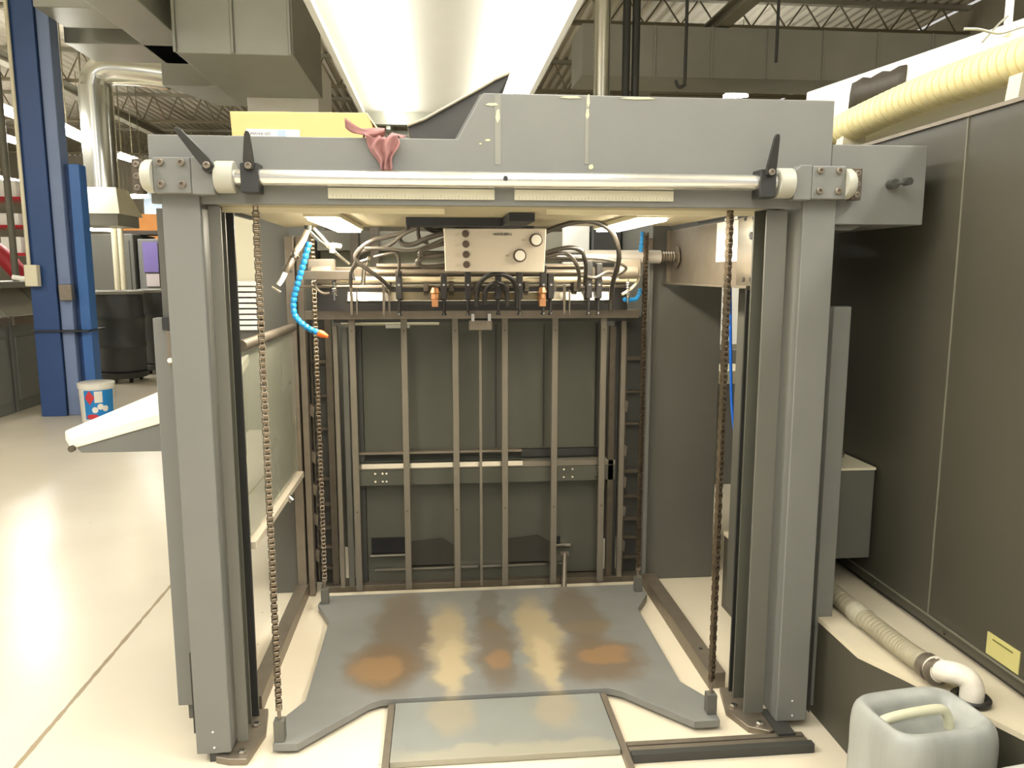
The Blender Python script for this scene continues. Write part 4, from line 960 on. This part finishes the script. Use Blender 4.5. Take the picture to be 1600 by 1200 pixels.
for y_ in (2.04, 2.97): MB().prism([(1.57, 1.897), (1.67, 1.897), (1.67, 1.99), (1.63, 1.974), (1.58, 1.985)], y_, y_+.05, 'y').build('support_bracket', cream, t)
t = thing('white_duct', 'long bright white sheet-metal duct behind the ribbed hose', 'duct', (1.85, 2.2, 1.9))
MB().hexa([(1.70, .9, 1.90), (2.0, .9, 1.90), (2.0, 3.6, 1.90), (1.70, 3.6, 1.90), (1.72, .9, 2.10), (2.0, .9, 2.10), (2.0, 3.6, 2.28), (1.72, 3.6, 2.28)]).build('duct_body', whduct, t, bevel=.006)
rows = []
for i in range(9):
    y = 2.80+.38*i/8; zt = 2.10+(y-.9)/2.7*.18-.012
    rows.append([(1.708+.006*math.sin(i*2.1), y, zt-.115+.004*math.sin(i*3)), (1.706, y, zt-.06), (1.709+.004*math.sin(i*1.7), y, zt-.015+.006*math.sin(i*2.3))])
MB().grid(rows).build('tape_patch', tape, t, solid=.006)
for i, (x, l) in enumerate(((1.66, 'white hanging pipe with reddish marks, left one of the pair at the top right'), (1.75, 'white hanging pipe at the top right picture corner'))):
    tag(MB().cyl((x, 2.22, 2.13), (x, 2.22, 5.9), .011, n=12).build('hanging_pipe', white), l, 'pipe')
tag(MB().tube([at(1507, 45, 2.2), at(1530, 46, 2.2), at(1560, 52, 2.2), at(1590, 44, 2.2), at(1610, 38, 2.2)], .004, n=8).tube([at(1535, 66, 2.2), at(1545, 55, 2.2), at(1560, 38, 2.2), at(1575, 25, 2.2)], .003, n=8).build('tie_strap', galv), 'grey straps tied round the hanging white pipes', 'strap')

# seen through the gap between frame and right post
t = thing('wall_panel_unit', 'white panel unit seen through the gap beside the right post', 'panel', (2.1, 5.2, 0))
B(1.75, 2.6, 5.2, 5.3, .95, 2.4).build('white_panel', white, t)
B(1.6, 2.4, 5.0, 5.2, 0, .93).build('grey_case', paint_d, t)
B(1.7, 1.98, 4.6, 4.98, .76, .84).build('cream_block', cream, t)
hose([(1141, 440, 3.0), (1142, 580, 3.0), (1144, 640, 3.0), (1149, 690, 3.0), (1150, 735, 3.0)], .006, 'bright blue air tube hanging beside the right front chain', bluet, 'air_tube')
# box right of the outer guard
t = thing('junction_box', 'grey junction box with a cream top between the right post and the dark cabinet', 'junction box', (1.36, 2.6, .44))
B(1.25, 1.488, 2.45, 2.9, .46, .775).build('box_body', paint_d, t, bevel=.003)
B(1.25, 1.490, 2.448, 2.9, .776, .784).build('box_top', cream, t)
B(1.30, 1.42, 2.6, 2.8, .341, .459).build('box_stand', concdark, t)
MB().tube([(1.45, 2.6, .784), (1.452, 2.6, .80), (1.44, 2.59, .812), (1.43, 2.58, .80)], .005, n=8).build('cable_loop', steel_w, t)
